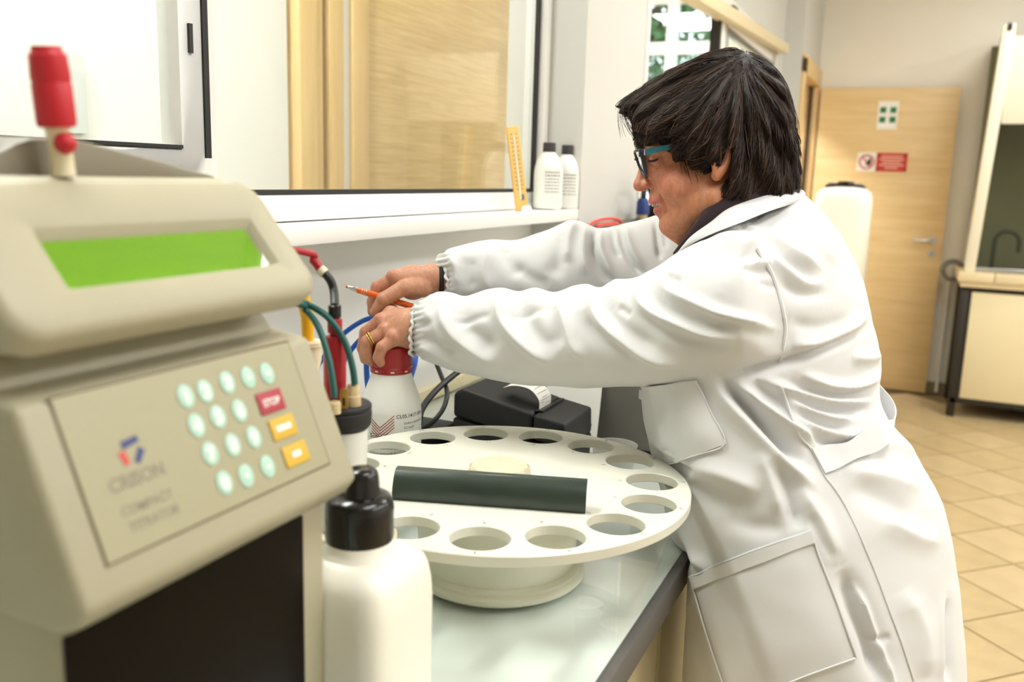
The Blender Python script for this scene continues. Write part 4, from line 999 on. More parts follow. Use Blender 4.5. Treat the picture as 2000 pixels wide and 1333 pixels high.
MB().lathe([(0.014, 0), (0.013, 0.009), (0.006, 0.013)], np.array([ta[0] - 0.014, ta[1] - 0.018, tz]), 20).build('rubber_foot', 'print_white', th, smooth=0.8)
def sill_bottle(u, y, capv, label, hw, dz=0):
    c = onY(u, 425, y); s = float(np.dot(c - CAM, E_F)) / F; z = lambda v: onY(u, v, y)[2]
    t = thing('sample_bottle', (c[0], c[1], tz), label, 'bottle', 'white bottles on the sill')
    R = hw * s
    MB().lathe([(R * 0.5, tz), (R * 0.95, tz + 0.0005), (R, tz + 0.005), (R, z(capv + 62)), (R * 0.96, z(capv + 50)), (R * 0.84, z(capv + 36)), (R * 0.62, z(capv + 26)), (R * 0.45, z(capv + 21)), (R * 0.43, z(capv + 18))], (c[0], c[1], 0), 36).build('body', 'hdpe_clear', t, smooth=0.9)
    MB().lathe([(R * 0.43, z(capv + 20)), (R * 0.45, z(capv + 18)), (R * 0.44, z(capv + 1)), (R * 0.40, z(capv)), (0.001, z(capv))], (c[0], c[1], 0), 28).build('cap', 'cap_grey', t, smooth=0.5)
    global vang0
    vang0 = math.atan2(-c[1], -c[0])
    q = MB(); cyl_patch(q, c, R + 0.0003, -0.35, 1.05, z(capv + 120), z(capv + 52)); lb2 = q.build('label', 'label_paper', t, smooth=0.9)
    q = MB(); rr = random.Random(int(u))
    for k in range(7):
        zz = z(capv + 60 + k * 6.2)
        a = -0.2
        while a < 0.85:
            w = rr.uniform(0.06, 0.2); cyl_patch(q, c, R + 0.0006, a, min(a + w, 0.9), zz, zz + 0.0022 * (1 if k > 1 else 1.5), 3); a += w + 0.05
    q.build('print_line', 'ink_grey', lb2)
    return t
sill_bottle(1068, 0.942, 278, 'white plastic bottle with dark cap on the sill, next to the thermometer', 28)
sill_bottle(1103, 0.925, 283, 'white plastic bottle with dark cap on the sill, against the pilaster', 25)

# ------------------------------------------------------------------ plugs and cables against the pilaster
sh = thing('cable_shelf', (2.6, 0.82, 1.25), 'narrow dark ledge on the pilaster carrying cables', 'shelf')
sp = onY(1160, 445, 0.80)
MB().box((2.43, 0.74, sp[2] - 0.02), (3.3, 0.884, sp[2])).build('ledge', 'grey_panel', sh, bevel=0.002)
zs_ = sp[2]
def rl(u0, u1, vt, y, lab):
    a, b = onY(u0, 446, y), onY(u1, 446, y); t_ = onY((u0 + u1) / 2, vt, y)
    pts = [(a[0] + (b[0] - a[0]) * (0.5 - 0.5 * math.cos(t)), y, zs_ + 0.006 + (t_[2] - zs_ - 0.006) * math.sin(t)) for t in np.linspace(0, PI, 16)]
    tag(MB().tube(pts, 0.0042, 9).build('red_cable', 'red_cable', smooth=0.9), lab, 'cable')
rl(1152, 1212, 428, 0.79, 'red cable loop on the pilaster ledge, taller of two')
rl(1166, 1206, 438, 0.77, 'red cable loop on the pilaster ledge, lower of two')
bp_ = onY(1256, 400, 0.80); bt_ = onY(1259, 372, 0.80)
pl = thing('blue_plug', (bp_[0], 0.80, zs_), 'blue plug with black cable standing on the pilaster ledge', 'plug')
axb = np.array([0.004, 0, 1.0]); zq = lambda v: onY(1256, v, 0.80)[2]
MB().lathe([(0.012, zs_), (0.014, zs_ + 0.004), (0.016, zq(419))], (bp_[0], 0.80, 0), 18).build('contact', 'stained_cream', pl, smooth=0.6)
MB().lathe([(0.020, zq(419)), (0.019, zq(395)), (0.014, zq(388)), (0.009, zq(387))], (bp_[0], 0.80, 0), 20).build('shell', 'blue_plug', pl, smooth=0.6)
MB().tube(catmull([(bp_[0], 0.80, zq(390)), (bp_[0] + 0.005, 0.80, zq(372)), (bp_[0] + 0.06, 0.81, zq(352)), (bp_[0] + 0.16, 0.82, zq(385)), (bp_[0] + 0.22, 0.82, zs_ + 0.01)], 6), 0.0085, 10).build('cable', 'black_cable', pl, smooth=0.9)
bl_ = onY(1276, 410, 0.80)
tag(MB().box((bl_[0] - 0.028, 0.775, zs_), (bl_[0] + 0.05, 0.83, zq(402))).build('black_connector', 'cap_black', bevel=0.004), 'black connector block behind the blue plug', 'connector')
cable('thin_cable', [onY(1222, 441, 0.78), onY(1235, 433, 0.78), onY(1248, 428, 0.79)], 0.003, 'black_cable', 'thin black wire leading to the blue plug')

# ------------------------------------------------------------------ carboy at the far end of the bench
cc = P(1643, 450, 4.75); RC = 52 * 4.75 / F
zq2 = lambda v: P(1643, v, 4.75)[2]
cb = thing('carboy', (cc[0], cc[1], 0.8915), 'tall white plastic carboy with black handle cap at the end of the bench', 'carboy')
MB().lathe([(RC * 0.9, 0.892), (RC, 0.91), (RC, zq2(400)), (RC * 0.98, zq2(385)), (RC * 0.90, zq2(374)), (RC * 0.72, zq2(368)), (RC * 0.3, zq2(365))], (cc[0], cc[1], 0), 44, sq=4.0).build('body', 'hdpe', cb, smooth=0.9)
MB().lathe([(RC * 0.3, zq2(367)), (RC * 0.3, zq2(357)), (RC * 0.25, zq2(354)), (0.001, zq2(354))], (cc[0], cc[1], 0), 24).build('cap', 'cap_black', cb, smooth=0.5)
er = E_R.copy(); er[2] = 0; er /= np.linalg.norm(er)
hcn = np.array([cc[0], cc[1], zq2(362)])
MB().tube([hcn - er * RC * 0.72 + [0, 0, -0.012], hcn - er * RC * 0.6 , hcn, hcn + er * RC * 0.6, hcn + er * RC * 0.72 + [0, 0, -0.012]], 0.011, 8).build('handle', 'cap_black', cb, smooth=0.8)

# ================================================================== the worker
mat('coat', srgb(218, 218, 217), 0.85, sheen=0.15, bump=0.12, bscale=1400)
mat('coat_trim', srgb(221, 221, 220), 0.85, sheen=0.15)
mat('scarf', srgb(36, 12, 20), 0.9, sheen=0.08, bump=0.3, bscale=700)
mat('trousers', srgb(44, 46, 58), 0.85); mat('shoe', srgb(30, 28, 28), 0.5)
mat('hair_base', srgb(26, 16, 10), 0.55); mat('hair_a', srgb(50, 32, 21), 0.46, spec=0.35); mat('hair_b', srgb(30, 19, 13), 0.46, spec=0.3); mat('hair_c', srgb(84, 56, 37), 0.45, spec=0.4)
mat('tooth', srgb(196, 182, 158), 0.3); mat('lash', srgb(30, 20, 16), 0.6)
mat('frame_teal', srgb(30, 100, 114), 0.35); mat('frame_navy', srgb(22, 28, 48), 0.3); mat('lens_edge', srgb(196, 176, 176), 0.2)
glass_mat('lens', (0.93, 0.93, 0.93), 0.0)
mat('pen_orange', srgb(226, 98, 24), 0.3); mat('gold', srgb(214, 176, 96), 0.22, metal=1.0); mat('black_band', srgb(22, 20, 20), 0.8)
def skin_mat():
    m = mat('skin', srgb(214, 158, 126), 0.5, sss=0.18, bump=0.25, bscale=420)
    nt = m.node_tree; b = nt.nodes['Principled BSDF']
    at = nt.nodes.new('ShaderNodeAttribute'); at.attribute_name = 'tone'
    no = nt.nodes.new('ShaderNodeTexNoise'); no.inputs['Scale'].default_value = 130; no.inputs['Detail'].default_value = 5
    hs = nt.nodes.new('ShaderNodeMix'); hs.data_type = 'RGBA'; hs.blend_type = 'MULTIPLY'; hs.inputs[0].default_value = 0.55
    rp = nt.nodes.new('ShaderNodeValToRGB'); rp.color_ramp.elements[0].position = 0.35; rp.color_ramp.elements[1].position = 0.65
    rp.color_ramp.elements[0].color = (0.72, 0.56, 0.48, 1); rp.color_ramp.elements[1].color = (1, 1, 1, 1)
    nt.links.new(no.outputs['Fac'], rp.inputs['Fac']); nt.links.new(at.outputs['Color'], hs.inputs[6]); nt.links.new(rp.outputs['Color'], hs.inputs[7])
    nt.links.new(hs.outputs[2], b.inputs['Base Color'])
skin_mat()

D0 = 1.33; K0 = F / D0
def warp(Q):
    c = (Q - CAM.astype(np.float32)) @ MC.astype(np.float32)
    z = np.maximum(c[:, 2], 0.2)
    return np.stack([CX + F * c[:, 0] / z, CY + F * c[:, 1] / z, (D0 - c[:, 2]) * K0], 1)
def unwarp(W):
    W = np.atleast_2d(np.asarray(W, float)); z = D0 - W[:, 2] / K0
    return CAM + np.stack([(W[:, 0] - CX) * z / F, (W[:, 1] - CY) * z / F, z], 1) @ MC.T
def U(u, v, c): return unwarp([(u, v, c)])[0]
def mesh_from(fw, ulo, uhi, vlo, vhi, clo, chi, res, band):
    """marches a field given in (column, row, nearness) units on a metric grid; only cells near the surface are refined"""
    cor = unwarp([(u, v, c) for u in (ulo, uhi) for v in (vlo, vhi) for c in (clo, chi)])
    lo, hi = cor.min(0), cor.max(0)
    st = 4; cres = res * st
    nC = np.ceil((hi - lo) / cres).astype(int) + 2
    ax = [lo[i] + cres * np.arange(nC[i]) for i in range(3)]
    G = np.stack(np.meshgrid(*ax, indexing='ij'), -1).reshape(-1, 3).astype(np.float32)
    vc = np.concatenate([fw(warp(G[i:i + 300000])) for i in range(0, len(G), 300000)]).reshape(nC)
    near = np.abs(vc) < band
    cellnear = np.zeros(nC - 1, bool)
    for i in (0, 1):
        for j in (0, 1):
            for k in (0, 1): cellnear |= near[i:nC[0] - 1 + i, j:nC[1] - 1 + j, k:nC[2] - 1 + k]
    def fn(Q):
        idx = np.clip(((Q - lo) / cres).astype(int), 0, nC - 2)
        m = cellnear[idx[:, 0], idx[:, 1], idx[:, 2]]
        out = vc[idx[:, 0], idx[:, 1], idx[:, 2]].astype(np.float32).copy()
        if m.any(): out[m] = fw(warp(Q[m]))
        return out
    return surface_nets(fn, lo, lo + cres * (nC - 1) - res, res)
class SD2:
    """signed distance to a closed outline, sampled on a raster"""
    def __init__(s, poly, smooth=True, pad=220, step=4.0, n=5):
        p = catmull(poly, n, closed=True) if smooth else np.asarray(poly, float)
        lo = p.min(0) - pad; hi = p.max(0) + pad
        nx, ny = (np.ceil((hi - lo) / step).astype(int) + 1)
        X, Y = np.meshgrid(lo[0] + step * np.arange(nx), lo[1] + step * np.arange(ny), indexing='ij')
        pts = np.stack([X.ravel(), Y.ravel()], 1); best = np.full(len(pts), 1e9); ins = np.zeros(len(pts), bool)
        for a, b in zip(p, np.roll(p, -1, 0)):
            ab = b - a; t = np.clip(((pts - a) @ ab) / max(ab @ ab, 1e-9), 0, 1)
            best = np.minimum(best, ((pts - a - t[:, None] * ab) ** 2).sum(1))
            cr = ((a[1] > pts[:, 1]) != (b[1] > pts[:, 1]))
            if abs(ab[1]) > 1e-9: ins ^= cr & (pts[:, 0] < a[0] + (pts[:, 1] - a[1]) * ab[0] / ab[1])
        s.g = (np.sqrt(best) * np.where(ins, -1, 1)).reshape(nx, ny).astype(np.float32); s.lo = lo; s.st = step; s.n = (nx, ny)
    def __call__(s, W):
        x = np.clip((W[:, 0] - s.lo[0]) / s.st, 0, s.n[0] - 1.001); y = np.clip((W[:, 1] - s.lo[1]) / s.st, 0, s.n[1] - 1.001)
        i = x.astype(int); j = y.astype(int); fx = x - i; fy = y - j; g = s.g
        return (g[i, j] * (1 - fx) + g[i + 1, j] * fx) * (1 - fy) + (g[i, j + 1] * (1 - fx) + g[i + 1, j + 1] * fx) * fy
def inflate(W, sd, R, cc, depth):
    """round body grown from an outline: R half width, cc its middle depth, depth its half depth"""
    d = sd(W); q = np.maximum(d + R, 0); return np.sqrt(q * q + ((W[:, 2] - cc) * R / depth) ** 2) - R
def tab(x, xs, ys): return np.interp(x, xs, ys)

person = thing('person', (1.46, 0.06, 0.0), 'person in a white lab coat with short dark hair and glasses, reaching over the bench', 'person')

# ------------------------------------------------------------------ lab coat
torso_sd = SD2([(1330, 478), (1372, 430), (1440, 398), (1510, 384), (1556, 374), (1580, 388), (1632, 442), (1660, 492), (1688, 556), (1703, 620), (1716, 676), (1722, 715), (1719, 745), (1722, 790), (1745, 832), (1778, 872), (1812, 925), (1838, 975), (1856, 1035), (1868, 1100), (1878, 1170), (1886, 1250), (1892, 1360), (1900, 1560),
                (1600, 1575), (1336, 1560), (1334, 1330), (1331, 1210), (1325, 1100), (1308, 1040), (1294, 980), (1278, 915), (1264, 855), (1255, 800), (1252, 755), (1256, 690), (1275, 600), (1300, 530)], pad=300)
sl_sd = SD2([(797, 640), (800, 612), (818, 590), (845, 573), (868, 569), (890, 573), (906, 579), (925, 574), (958, 566), (985, 564), (1014, 572), (1034, 565), (1052, 563), (1080, 573), (1100, 568), (1125, 558), (1150, 556), (1173, 563), (1196, 545), (1238, 543), (1270, 528), (1330, 492), (1400, 462), (1470, 470), (1512, 530), (1530, 610), (1528, 668), (1512, 706),
             (1470, 724), (1400, 739), (1330, 750), (1240, 757), (1150, 759), (1060, 756), (980, 747), (910, 731), (862, 716), (828, 704), (810, 690), (802, 668)], n=4)
fs_sd = SD2([(846, 512), (866, 490), (904, 479), (950, 470), (975, 468), (1010, 469), (1060, 454), (1094, 438), (1118, 430), (1140, 435), (1170, 446), (1200, 440), (1250, 428), (1292, 418), (1360, 425), (1420, 480), (1420, 580), (1330, 615), (1200, 612), (1080, 606), (1000, 600), (930, 592), (888, 584), (866, 574), (862, 545)], n=4)
def coat_f(W):
    u, v, c = W[:, 0], W[:, 1], W[:, 2]
    R = tab(v, [380, 450, 560, 760, 900, 1050, 1200, 1500], [120, 165, 205, 232, 255, 268, 274, 278])
    dep = tab(v, [370, 400, 440, 500, 600, 760, 900, 1050, 1200, 1500], [95, 120, 165, 205, 222, 208, 246, 272, 285, 300])
    f = inflate(W, torso_sd, R, -12.0, dep)
    Rs = tab(u, [800, 830, 900, 1000, 1150, 1300, 1400, 1520], [46, 62, 76, 88, 97, 116, 132, 128])
    cs = tab(u, [800, 900, 1100, 1300, 1450, 1530], [-118, -92, -12, 92, 140, 132])
    g = inflate(W, sl_sd, Rs, cs, Rs * 1.0)
    Rf = tab(u, [850, 880, 950, 1100, 1250, 1400], [30, 44, 58, 80, 92, 95])
    cf = tab(u, [850, 1000, 1200, 1400], [-222, -225, -215, -180])
    h = inflate(W, fs_sd, Rf, cf, Rf)
    k = tab(u, [1250, 1440, 1510], [3, 4, 24]).astype(np.float32)
    f = smin(f, g, k)
    return smin(f, h, 12.0)
V, Q = mesh_from(coat_f, 780, 1910, 360, 1590, -345, 300, 0.0058, 60)
V = relax(V, Q, 2, 0.5)
# one subdivision so that the folds have room
def subdiv(V, Q):
    e = np.concatenate([Q[:, [0, 1]], Q[:, [1, 2]], Q[:, [2, 3]], Q[:, [3, 0]]]); es = np.sort(e, 1)
    key = es[:, 0].astype(np.int64) * len(V) + es[:, 1]; uq, first, inv = np.unique(key, return_index=True, return_inverse=True)
    mid = (V[es[first, 0]] + V[es[first, 1]]) / 2; cen = V[Q].mean(1)
    n0 = len(V); n1 = n0 + len(mid); m = len(Q)
    ei = (inv + n0).reshape(4, m).T; ci = n1 + np.arange(m)
    NV = np.concatenate([V, mid, cen])
    NQ = np.concatenate([np.stack([Q[:, i], ei[:, i], ci, ei[:, (i + 3) % 4]], 1) for i in range(4)])
    return NV, NQ
V, Q = subdiv(V, Q)
V = relax(V, Q, 3, 0.5)
N = vnormals(V, Q)
# folds: (points, width px, height mm); height < 0 is a groove
S = [
 # near forearm: spiral folds from the top towards the lower edge
 ([(862, 592), (866, 620), (885, 652), (920, 679), (958, 702), (985, 712)], 13, 6.5), ([(905, 580), (900, 620), (930, 655), (975, 690)], 20, -4.5),
 ([(985, 568), (977, 600), (981, 626), (1010, 660), (1052, 691), (1090, 711)], 13, 7.0), ([(1014, 574), (1018, 610), (1050, 655), (1090, 690)], 20, -5.0), ([(905, 640), (935, 668), (965, 690)], 18, -3.0),
 ([(1090, 585), (1106, 636), (1120, 675), (1150, 705)], 12, 5.0), ([(1080, 580), (1075, 620), (1100, 680)], 15, -4.0),
 ([(1150, 560), (1158, 600), (1166, 622), (1196, 652), (1244, 685), (1300, 705), (1350, 708)], 12, 7.0), ([(1142, 600), (1152, 640), (1190, 672), (1250, 705)], 18, -5.0), ([(1176, 570), (1185, 610), (1225, 650), (1290, 685)], 20, -4.0),
 ([(1205, 596), (1232, 617)], 8, -3.0),
 ([(1238, 552), (1250, 590), (1275, 613), (1320, 632), (1372, 651), (1445, 662)], 12, 6.5), ([(1248, 600), (1285, 640), (1345, 664), (1430, 674)], 14, -4.5), ([(1262, 565), (1300, 606), (1360, 632), (1450, 646)], 14, -4.0),
 ([(1288, 540), (1308, 571), (1358, 594), (1415, 617), (1500, 639), (1522, 644)], 12, 5.5), ([(1355, 606), (1420, 630), (1490, 650)], 9, -2.5), ([(1292, 536), (1332, 551)], 8, -3.0),
 ([(880, 633), (962, 613)], 8, -2.5), ([(985, 626), (1068, 600)], 8, -2.5),
 ([(830, 600), (850, 640), (880, 690)], 12, 3.0), ([(815, 660), (850, 668), (890, 690)], 9, -3.5), ([(812, 640), (850, 628)], 8, -2.5), ([(815, 675), (850, 690), (900, 715)], 8, 2.5),
 # shoulder and yoke
 ([(1366, 472), (1428, 482), (1484, 506)], 12, -8.0), ([(1356, 460), (1430, 462), (1494, 492)], 12, 5.0), ([(1450, 522), (1500, 535)], 9, -5.0), ([(1470, 510), (1505, 519)], 7, 3.0), ([(1480, 552), (1514, 562)], 7, -2.5),
 ([(1425, 440), (1503, 465), (1557, 497), (1610, 532)], 12, 4.0), ([(1488, 490), (1537, 530), (1574, 556), (1612, 548)], 14, 4.5), ([(1500, 480), (1550, 520), (1600, 555)], 12, -4.0), ([(1500, 445), (1590, 475), (1640, 520)], 16, 3.0), ([(1520, 545), (1560, 575), (1620, 572)], 10, -3.0),
 ([(1450, 425), (1470, 405), (1495, 400)], 8, 4.0), ([(1458, 432), (1490, 412)], 6, -4.0), ([(1395, 440), (1420, 450), (1450, 452)], 8, 3.0),
 # sleeve against the back
 ([(1692, 612), (1652, 650), (1598, 671), (1540, 676)], 13, 6.0), ([(1698, 632), (1652, 660), (1582, 690), (1518, 712), (1410, 741)], 10, -9.0),
 ([(1540, 630), (1600, 640), (1660, 622)], 14, -3.0),
 # waist
 ([(1560, 728), (1610, 752), (1662, 757), (1702, 740), (1722, 716)], 11, 6.0), ([(1530, 745), (1590, 768), (1660, 772), (1718, 752)], 9, -6.0), ([(1470, 735), (1530, 760), (1588, 775), (1630, 786), (1705, 784)], 11, 6.0), ([(1535, 768), (1580, 792), (1640, 802), (1700, 800)], 9, -5.5),
 ([(1540, 780), (1574, 800), (1622, 818), (1670, 822)], 10, 5.0), ([(1552, 800), (1600, 826), (1660, 838)], 8, -4.5), ([(1552, 818), (1602, 843), (1660, 855), (1710, 842)], 10, 5.0), ([(1570, 850), (1640, 872), (1700, 866)], 10, -5.0), ([(1660, 700), (1700, 700), (1724, 690)], 12, 4.0),
 # front of the coat
 ([(1402, 736), (1447, 783), (1487, 826), (1532, 872), (1574, 908)], 12, -13.0), ([(1388, 742), (1425, 790), (1480, 850), (1530, 905), (1600, 960)], 18, 7.0), ([(1430, 744), (1487, 796), (1545, 838), (1604, 872)], 11, 8.0), ([(1470, 740), (1510, 775), (1545, 810)], 14, -4.0),
 ([(1510, 890), (1538, 948), (1554, 1002), (1562, 1040)], 16, -7.0), ([(1480, 880), (1510, 950), (1525, 1010)], 18, 4.0), ([(1272, 764), (1298, 816), (1328, 868)], 16, -4.0), ([(1330, 760), (1350, 830), (1390, 880)], 26, 3.0), ([(1290, 930), (1350, 960), (1420, 990), (1480, 1010)], 22, -5.0), ([(1345, 910), (1420, 930), (1490, 965)], 24, 5.0), ([(1400, 1010), (1470, 1030), (1540, 1030)], 18, -3.5), ([(1320, 1000), (1335, 1060), (1340, 1120)], 14, -6.0), ([(1312, 1010), (1345, 1075), (1380, 1120)], 12, 5.0), ([(1560, 950), (1600, 1020), (1640, 1110)], 20, 5.0), ([(1580, 1000), (1610, 1060), (1640, 1100)], 12, -4.0),
 # skirt
 ([(1640, 1110), (1662, 1150), (1682, 1200), (1702, 1250), (1728, 1340)], 20, -11.0), ([(1668, 1132), (1698, 1210), (1728, 1295), (1742, 1360)], 9, 8.0), ([(1700, 1248), (1725, 1252), (1740, 1240)], 7, -3.5), ([(1660, 940), (1720, 975), (1790, 1020)], 22, -5.0), ([(1640, 920), (1730, 935), (1800, 960)], 26, 4.5), ([(1720, 1010), (1790, 1050), (1840, 1060)], 24, 4.0), ([(1852, 1165), (1850, 1240), (1853, 1340)], 8, -8.0), ([(1846, 1160), (1843, 1240), (1846, 1340)], 8, 3.0), ([(1760, 1150), (1800, 1230), (1810, 1330)], 28, 4.0), ([(1340, 1180), (1370, 1260), (1400, 1340)], 14, -3.5), ([(1790, 900), (1815, 940), (1835, 990)], 14, -3.0), ([(1700, 880), (1750, 870), (1790, 890)], 14, 3.0),
 # far sleeve
 ([(1128, 432), (1110, 470), (1108, 515)], 11, 5.0), ([(1098, 450), (1095, 500), (1075, 545)], 16, -4.5), ([(1140, 440), (1138, 500), (1150, 540)], 12, 5.0), ([(1166, 448), (1160, 490), (1185, 540), (1200, 560)], 8, -7.0), ([(1176, 446), (1172, 490), (1200, 545)], 9, 5.0), ([(1194, 446), (1200, 480), (1212, 505)], 6, -5.0), ([(1212, 442), (1218, 480), (1240, 520), (1258, 540)], 7, -7.0), ([(1224, 440), (1230, 480), (1255, 530)], 8, 4.0), ([(1278, 430), (1284, 470), (1290, 510)], 6, -6.0), ([(1296, 440), (1300, 490)], 6, -3.0),
 ([(985, 475), (990, 505), (1020, 540)], 16, -3.5), ([(920, 500), (915, 540), (925, 570)], 16, -3.0), ([(955, 480), (945, 530), (960, 570)], 16, 3.5), ([(1000, 520), (1040, 545), (1075, 560)], 14, -3.5), ([(870, 500), (890, 520), (895, 560)], 10, 3.0),
]
px = project(V); UV = px[:, :2]
facing = np.einsum('ij,ij->i', N, CAM - V) / np.linalg.norm(CAM - V, axis=1)
fw_ = np.clip(facing * 2.5 + 0.35, 0, 1)
disp = np.zeros(len(V)); FK = 1.75
for pts, w, h in S:
    pl_ = catmull(pts, 4)
    lo = pl_.min(0) - 3.2 * w; hi = pl_.max(0) + 3.2 * w
    m = (UV[:, 0] > lo[0]) & (UV[:, 0] < hi[0]) & (UV[:, 1] > lo[1]) & (UV[:, 1] < hi[1]) & (facing > -0.2)
    ix = np.where(m)[0]
    if not len(ix): continue
    d, t, _ = seg_dist(UV[ix], pl_)
    disp[ix] += FK * h * 0.001 * (np.exp(-(d / w) ** 2) + (0.28 * np.exp(-(d / (0.38 * w)) ** 2) if h > 0 else 0)) * np.clip(np.sin(PI * np.clip(t, 0.02, 0.98)) * 1.6, 0, 1) * fw_[ix]
# soft random creasing of the cloth
def wave_noise(Pn, freq, seed, k=9):
    rg = np.random.default_rng(seed); o_ = np.zeros(len(Pn))
    for _ in range(k):
        d_ = rg.normal(size=3); d_ /= np.linalg.norm(d_); o_ += np.sin(Pn @ d_ * freq * rg.uniform(0.6, 1.5) + rg.uniform(0, 6.28))
    return o_ / math.sqrt(k)
disp += 0.0007 * wave_noise(V + 0.02 * np.stack([wave_noise(V, 25, 5), wave_noise(V, 25, 6), wave_noise(V, 25, 7)], 1), 70, 1) + 0.0011 * wave_noise(V, 26, 2)
# gathered cuffs
dn_ = np.hypot((UV[:, 0] - 800) / 1.0, 0)
cz = np.clip(1 - np.abs(UV[:, 0] - 808) / 26, 0, 1) * (px[:, 2] < 1.47) * (UV[:, 1] > 575)
disp += cz * 0.0028 * np.sin(UV[:, 1] * 0.55 + UV[:, 0] * 0.12)
cz = np.clip(1 - np.abs(UV[:, 0] - 866) / 22, 0, 1) * (px[:, 2] > 1.44)
disp += cz * 0.0026 * np.sin(UV[:, 1] * 0.6 + UV[:, 0] * 0.1)
V = V + N * disp[:, None]
V = relax(V, Q, 1, 0.35)
# the coat may not sink into the bench front
bad = (V[:, 2] < 0.906) & (V[:, 1] > 0.252) & (V[:, 0] < 1.9)
V[bad, 1] = 0.252 + (V[bad, 1] - 0.252) * 0.06
dv_ = V[:, :2] - DC; rr_ = np.linalg.norm(dv_, axis=1)
bad = (V[:, 2] > 1.0) & (V[:, 2] < 1.05) & (rr_ < DR + 0.006)      # cloth gives way where it meets the carousel rim
V[bad, :2] = DC + dv_[bad] / rr_[bad][:, None] * (DR + 0.006)
coat = link_mesh('lab_coat', V, Q, 'coat', person, smooth=3.0)
bvh = BVHTree.FromPolygons([tuple(p) for p in V], [tuple(map(int, f)) for f in Q])
NC = vnormals(V, Q)
def cast(u, v, lift=0.0):
    d = ray(u, v); loc, nr, i, dist = bvh.ray_cast(Vector(CAM), Vector(d))
    if loc is None: return None
    q = NC[Q[i]].mean(0); q /= np.linalg.norm(q)
    return np.array(loc) + q * lift, q
def patch(name, quad, nu, nv, lift, m, thick=0.0012, bow=0.0):
    """cloth patch lying on the coat; quad is TL, TR, BR, BL"""
    tl, tr, br, bl = [np.asarray(p, float) for p in quad]; Vt = []; last = None
    for j in range(nv + 1):
        for i in range(nu + 1):
            s, t = i / nu, j / nv
            p = (tl * (1 - s) + tr * s) * (1 - t) + (bl * (1 - s) + br * s) * t
            e = min(s, 1 - s, t, 1 - t)
            r = cast(p[0], p[1], lift + bow * min(1, e * 5)); Vt.append(r[0] if r else last); last = Vt[-1]
    Vt = np.array(Vt); g = Vt.reshape(nv + 1, nu + 1, 3)
    for _ in range(6):
        gi = g.copy(); gi[1:-1, 1:-1] = (g[:-2, 1:-1] + g[2:, 1:-1] + g[1:-1, :-2] + g[1:-1, 2:]) / 4; g = g * 0.4 + gi * 0.6
    top = g.reshape(-1, 3); fr = np.array(CAM) - top; fr /= np.linalg.norm(fr, axis=1, keepdims=True)
    A = np.concatenate([top + fr * thick, top - fr * 0.004]); n_ = (nu + 1) * (nv + 1); Fq = []
    ix = lambda i, j: j * (nu + 1) + i
    for j in range(nv):
        for i in range(nu): Fq.append((ix(i, j), ix(i, j + 1), ix(i + 1, j + 1), ix(i + 1, j)))
    bd_ = [ix(i, 0) for i in range(nu)] + [ix(nu, j) for j in range(nv)] + [ix(i, nv) for i in range(nu, 0, -1)] + [ix(0, j) for j in range(nv, 0, -1)]
    for a, b in zip(bd_, bd_[1:] + bd_[:1]): Fq.append((a, b, b + n_, a + n_))
    return link_mesh(name, A, Fq, m, coat, smooth=0.9)
pk = patch('hip_pocket', [(1354, 1127), (1581, 1038), (1668, 1284), (1432, 1372)], 26, 26, 0.0035, 'coat', 0.001, 0.004)
pk['label'] = 'large patch pocket at the hip'
patch('pocket_hem', [(1354, 1126), (1581, 1037), (1587, 1059), (1362, 1150)], 30, 3, 0.0072, 'coat_trim', 0.001)
patch('chest_pocket', [(1264, 752), (1362, 742), (1418, 868), (1303, 910)], 16, 16, 0.003, 'coat', 0.001, 0.002)
def seam(name, pts, w, lift, m='coat_trim', n_=6):
    c_ = [cast(p[0], p[1], lift) for p in catmull(pts, n_)]; c_ = [q[0] for q in c_ if q]
    P_ = np.array(c_)
    for _ in range(3): P_[1:-1] = (P_[:-2] + P_[2:] + 2 * P_[1:-1]) / 4
    return MB().tube(P_, w, 6).build(name, m, coat, smooth=0.9)
seam('armhole_seam', [(1478, 486), (1503, 525), (1520, 571), (1531, 617), (1534, 654), (1523, 704)], 0.0028, 0.0)
seam('side_seam', [(1527, 757), (1558, 845), (1584, 877), (1609, 928), (1630, 955), (1657, 1000), (1699, 1093), (1732, 1180), (1762, 1261), (1784, 1330)], 0.0016, 0.0004, n_=8)
seam('pocket_seam', [(1581, 1038), (1605, 1108), (1640, 1205), (1668, 1284)], 0.0014, 0.0055, n_=8)
seam('pocket_seam', [(1354, 1127), (1380, 1220), (1420, 1345)], 0.0014, 0.005, n_=8)
seam('pocket_seam', [(1354, 1127), (1430, 1092), (1510, 1062), (1581, 1038)], 0.0015, 0.0066, n_=8)
seam('pocket_seam', [(1362, 1151), (1440, 1115), (1520, 1084), (1588, 1060)], 0.0011, 0.0066, n_=8)
seam('pocket_seam', [(1668, 1284), (1600, 1308), (1540, 1333)], 0.0013, 0.005, n_=8)
seam('pocket_seam', [(1362, 744), (1390, 806), (1418, 868), (1360, 890), (1303, 910)], 0.0012, 0.004, n_=8)
seam('front_edge', [(1253, 760), (1252, 800), (1259, 850), (1268, 890)], 0.004, 0.0)
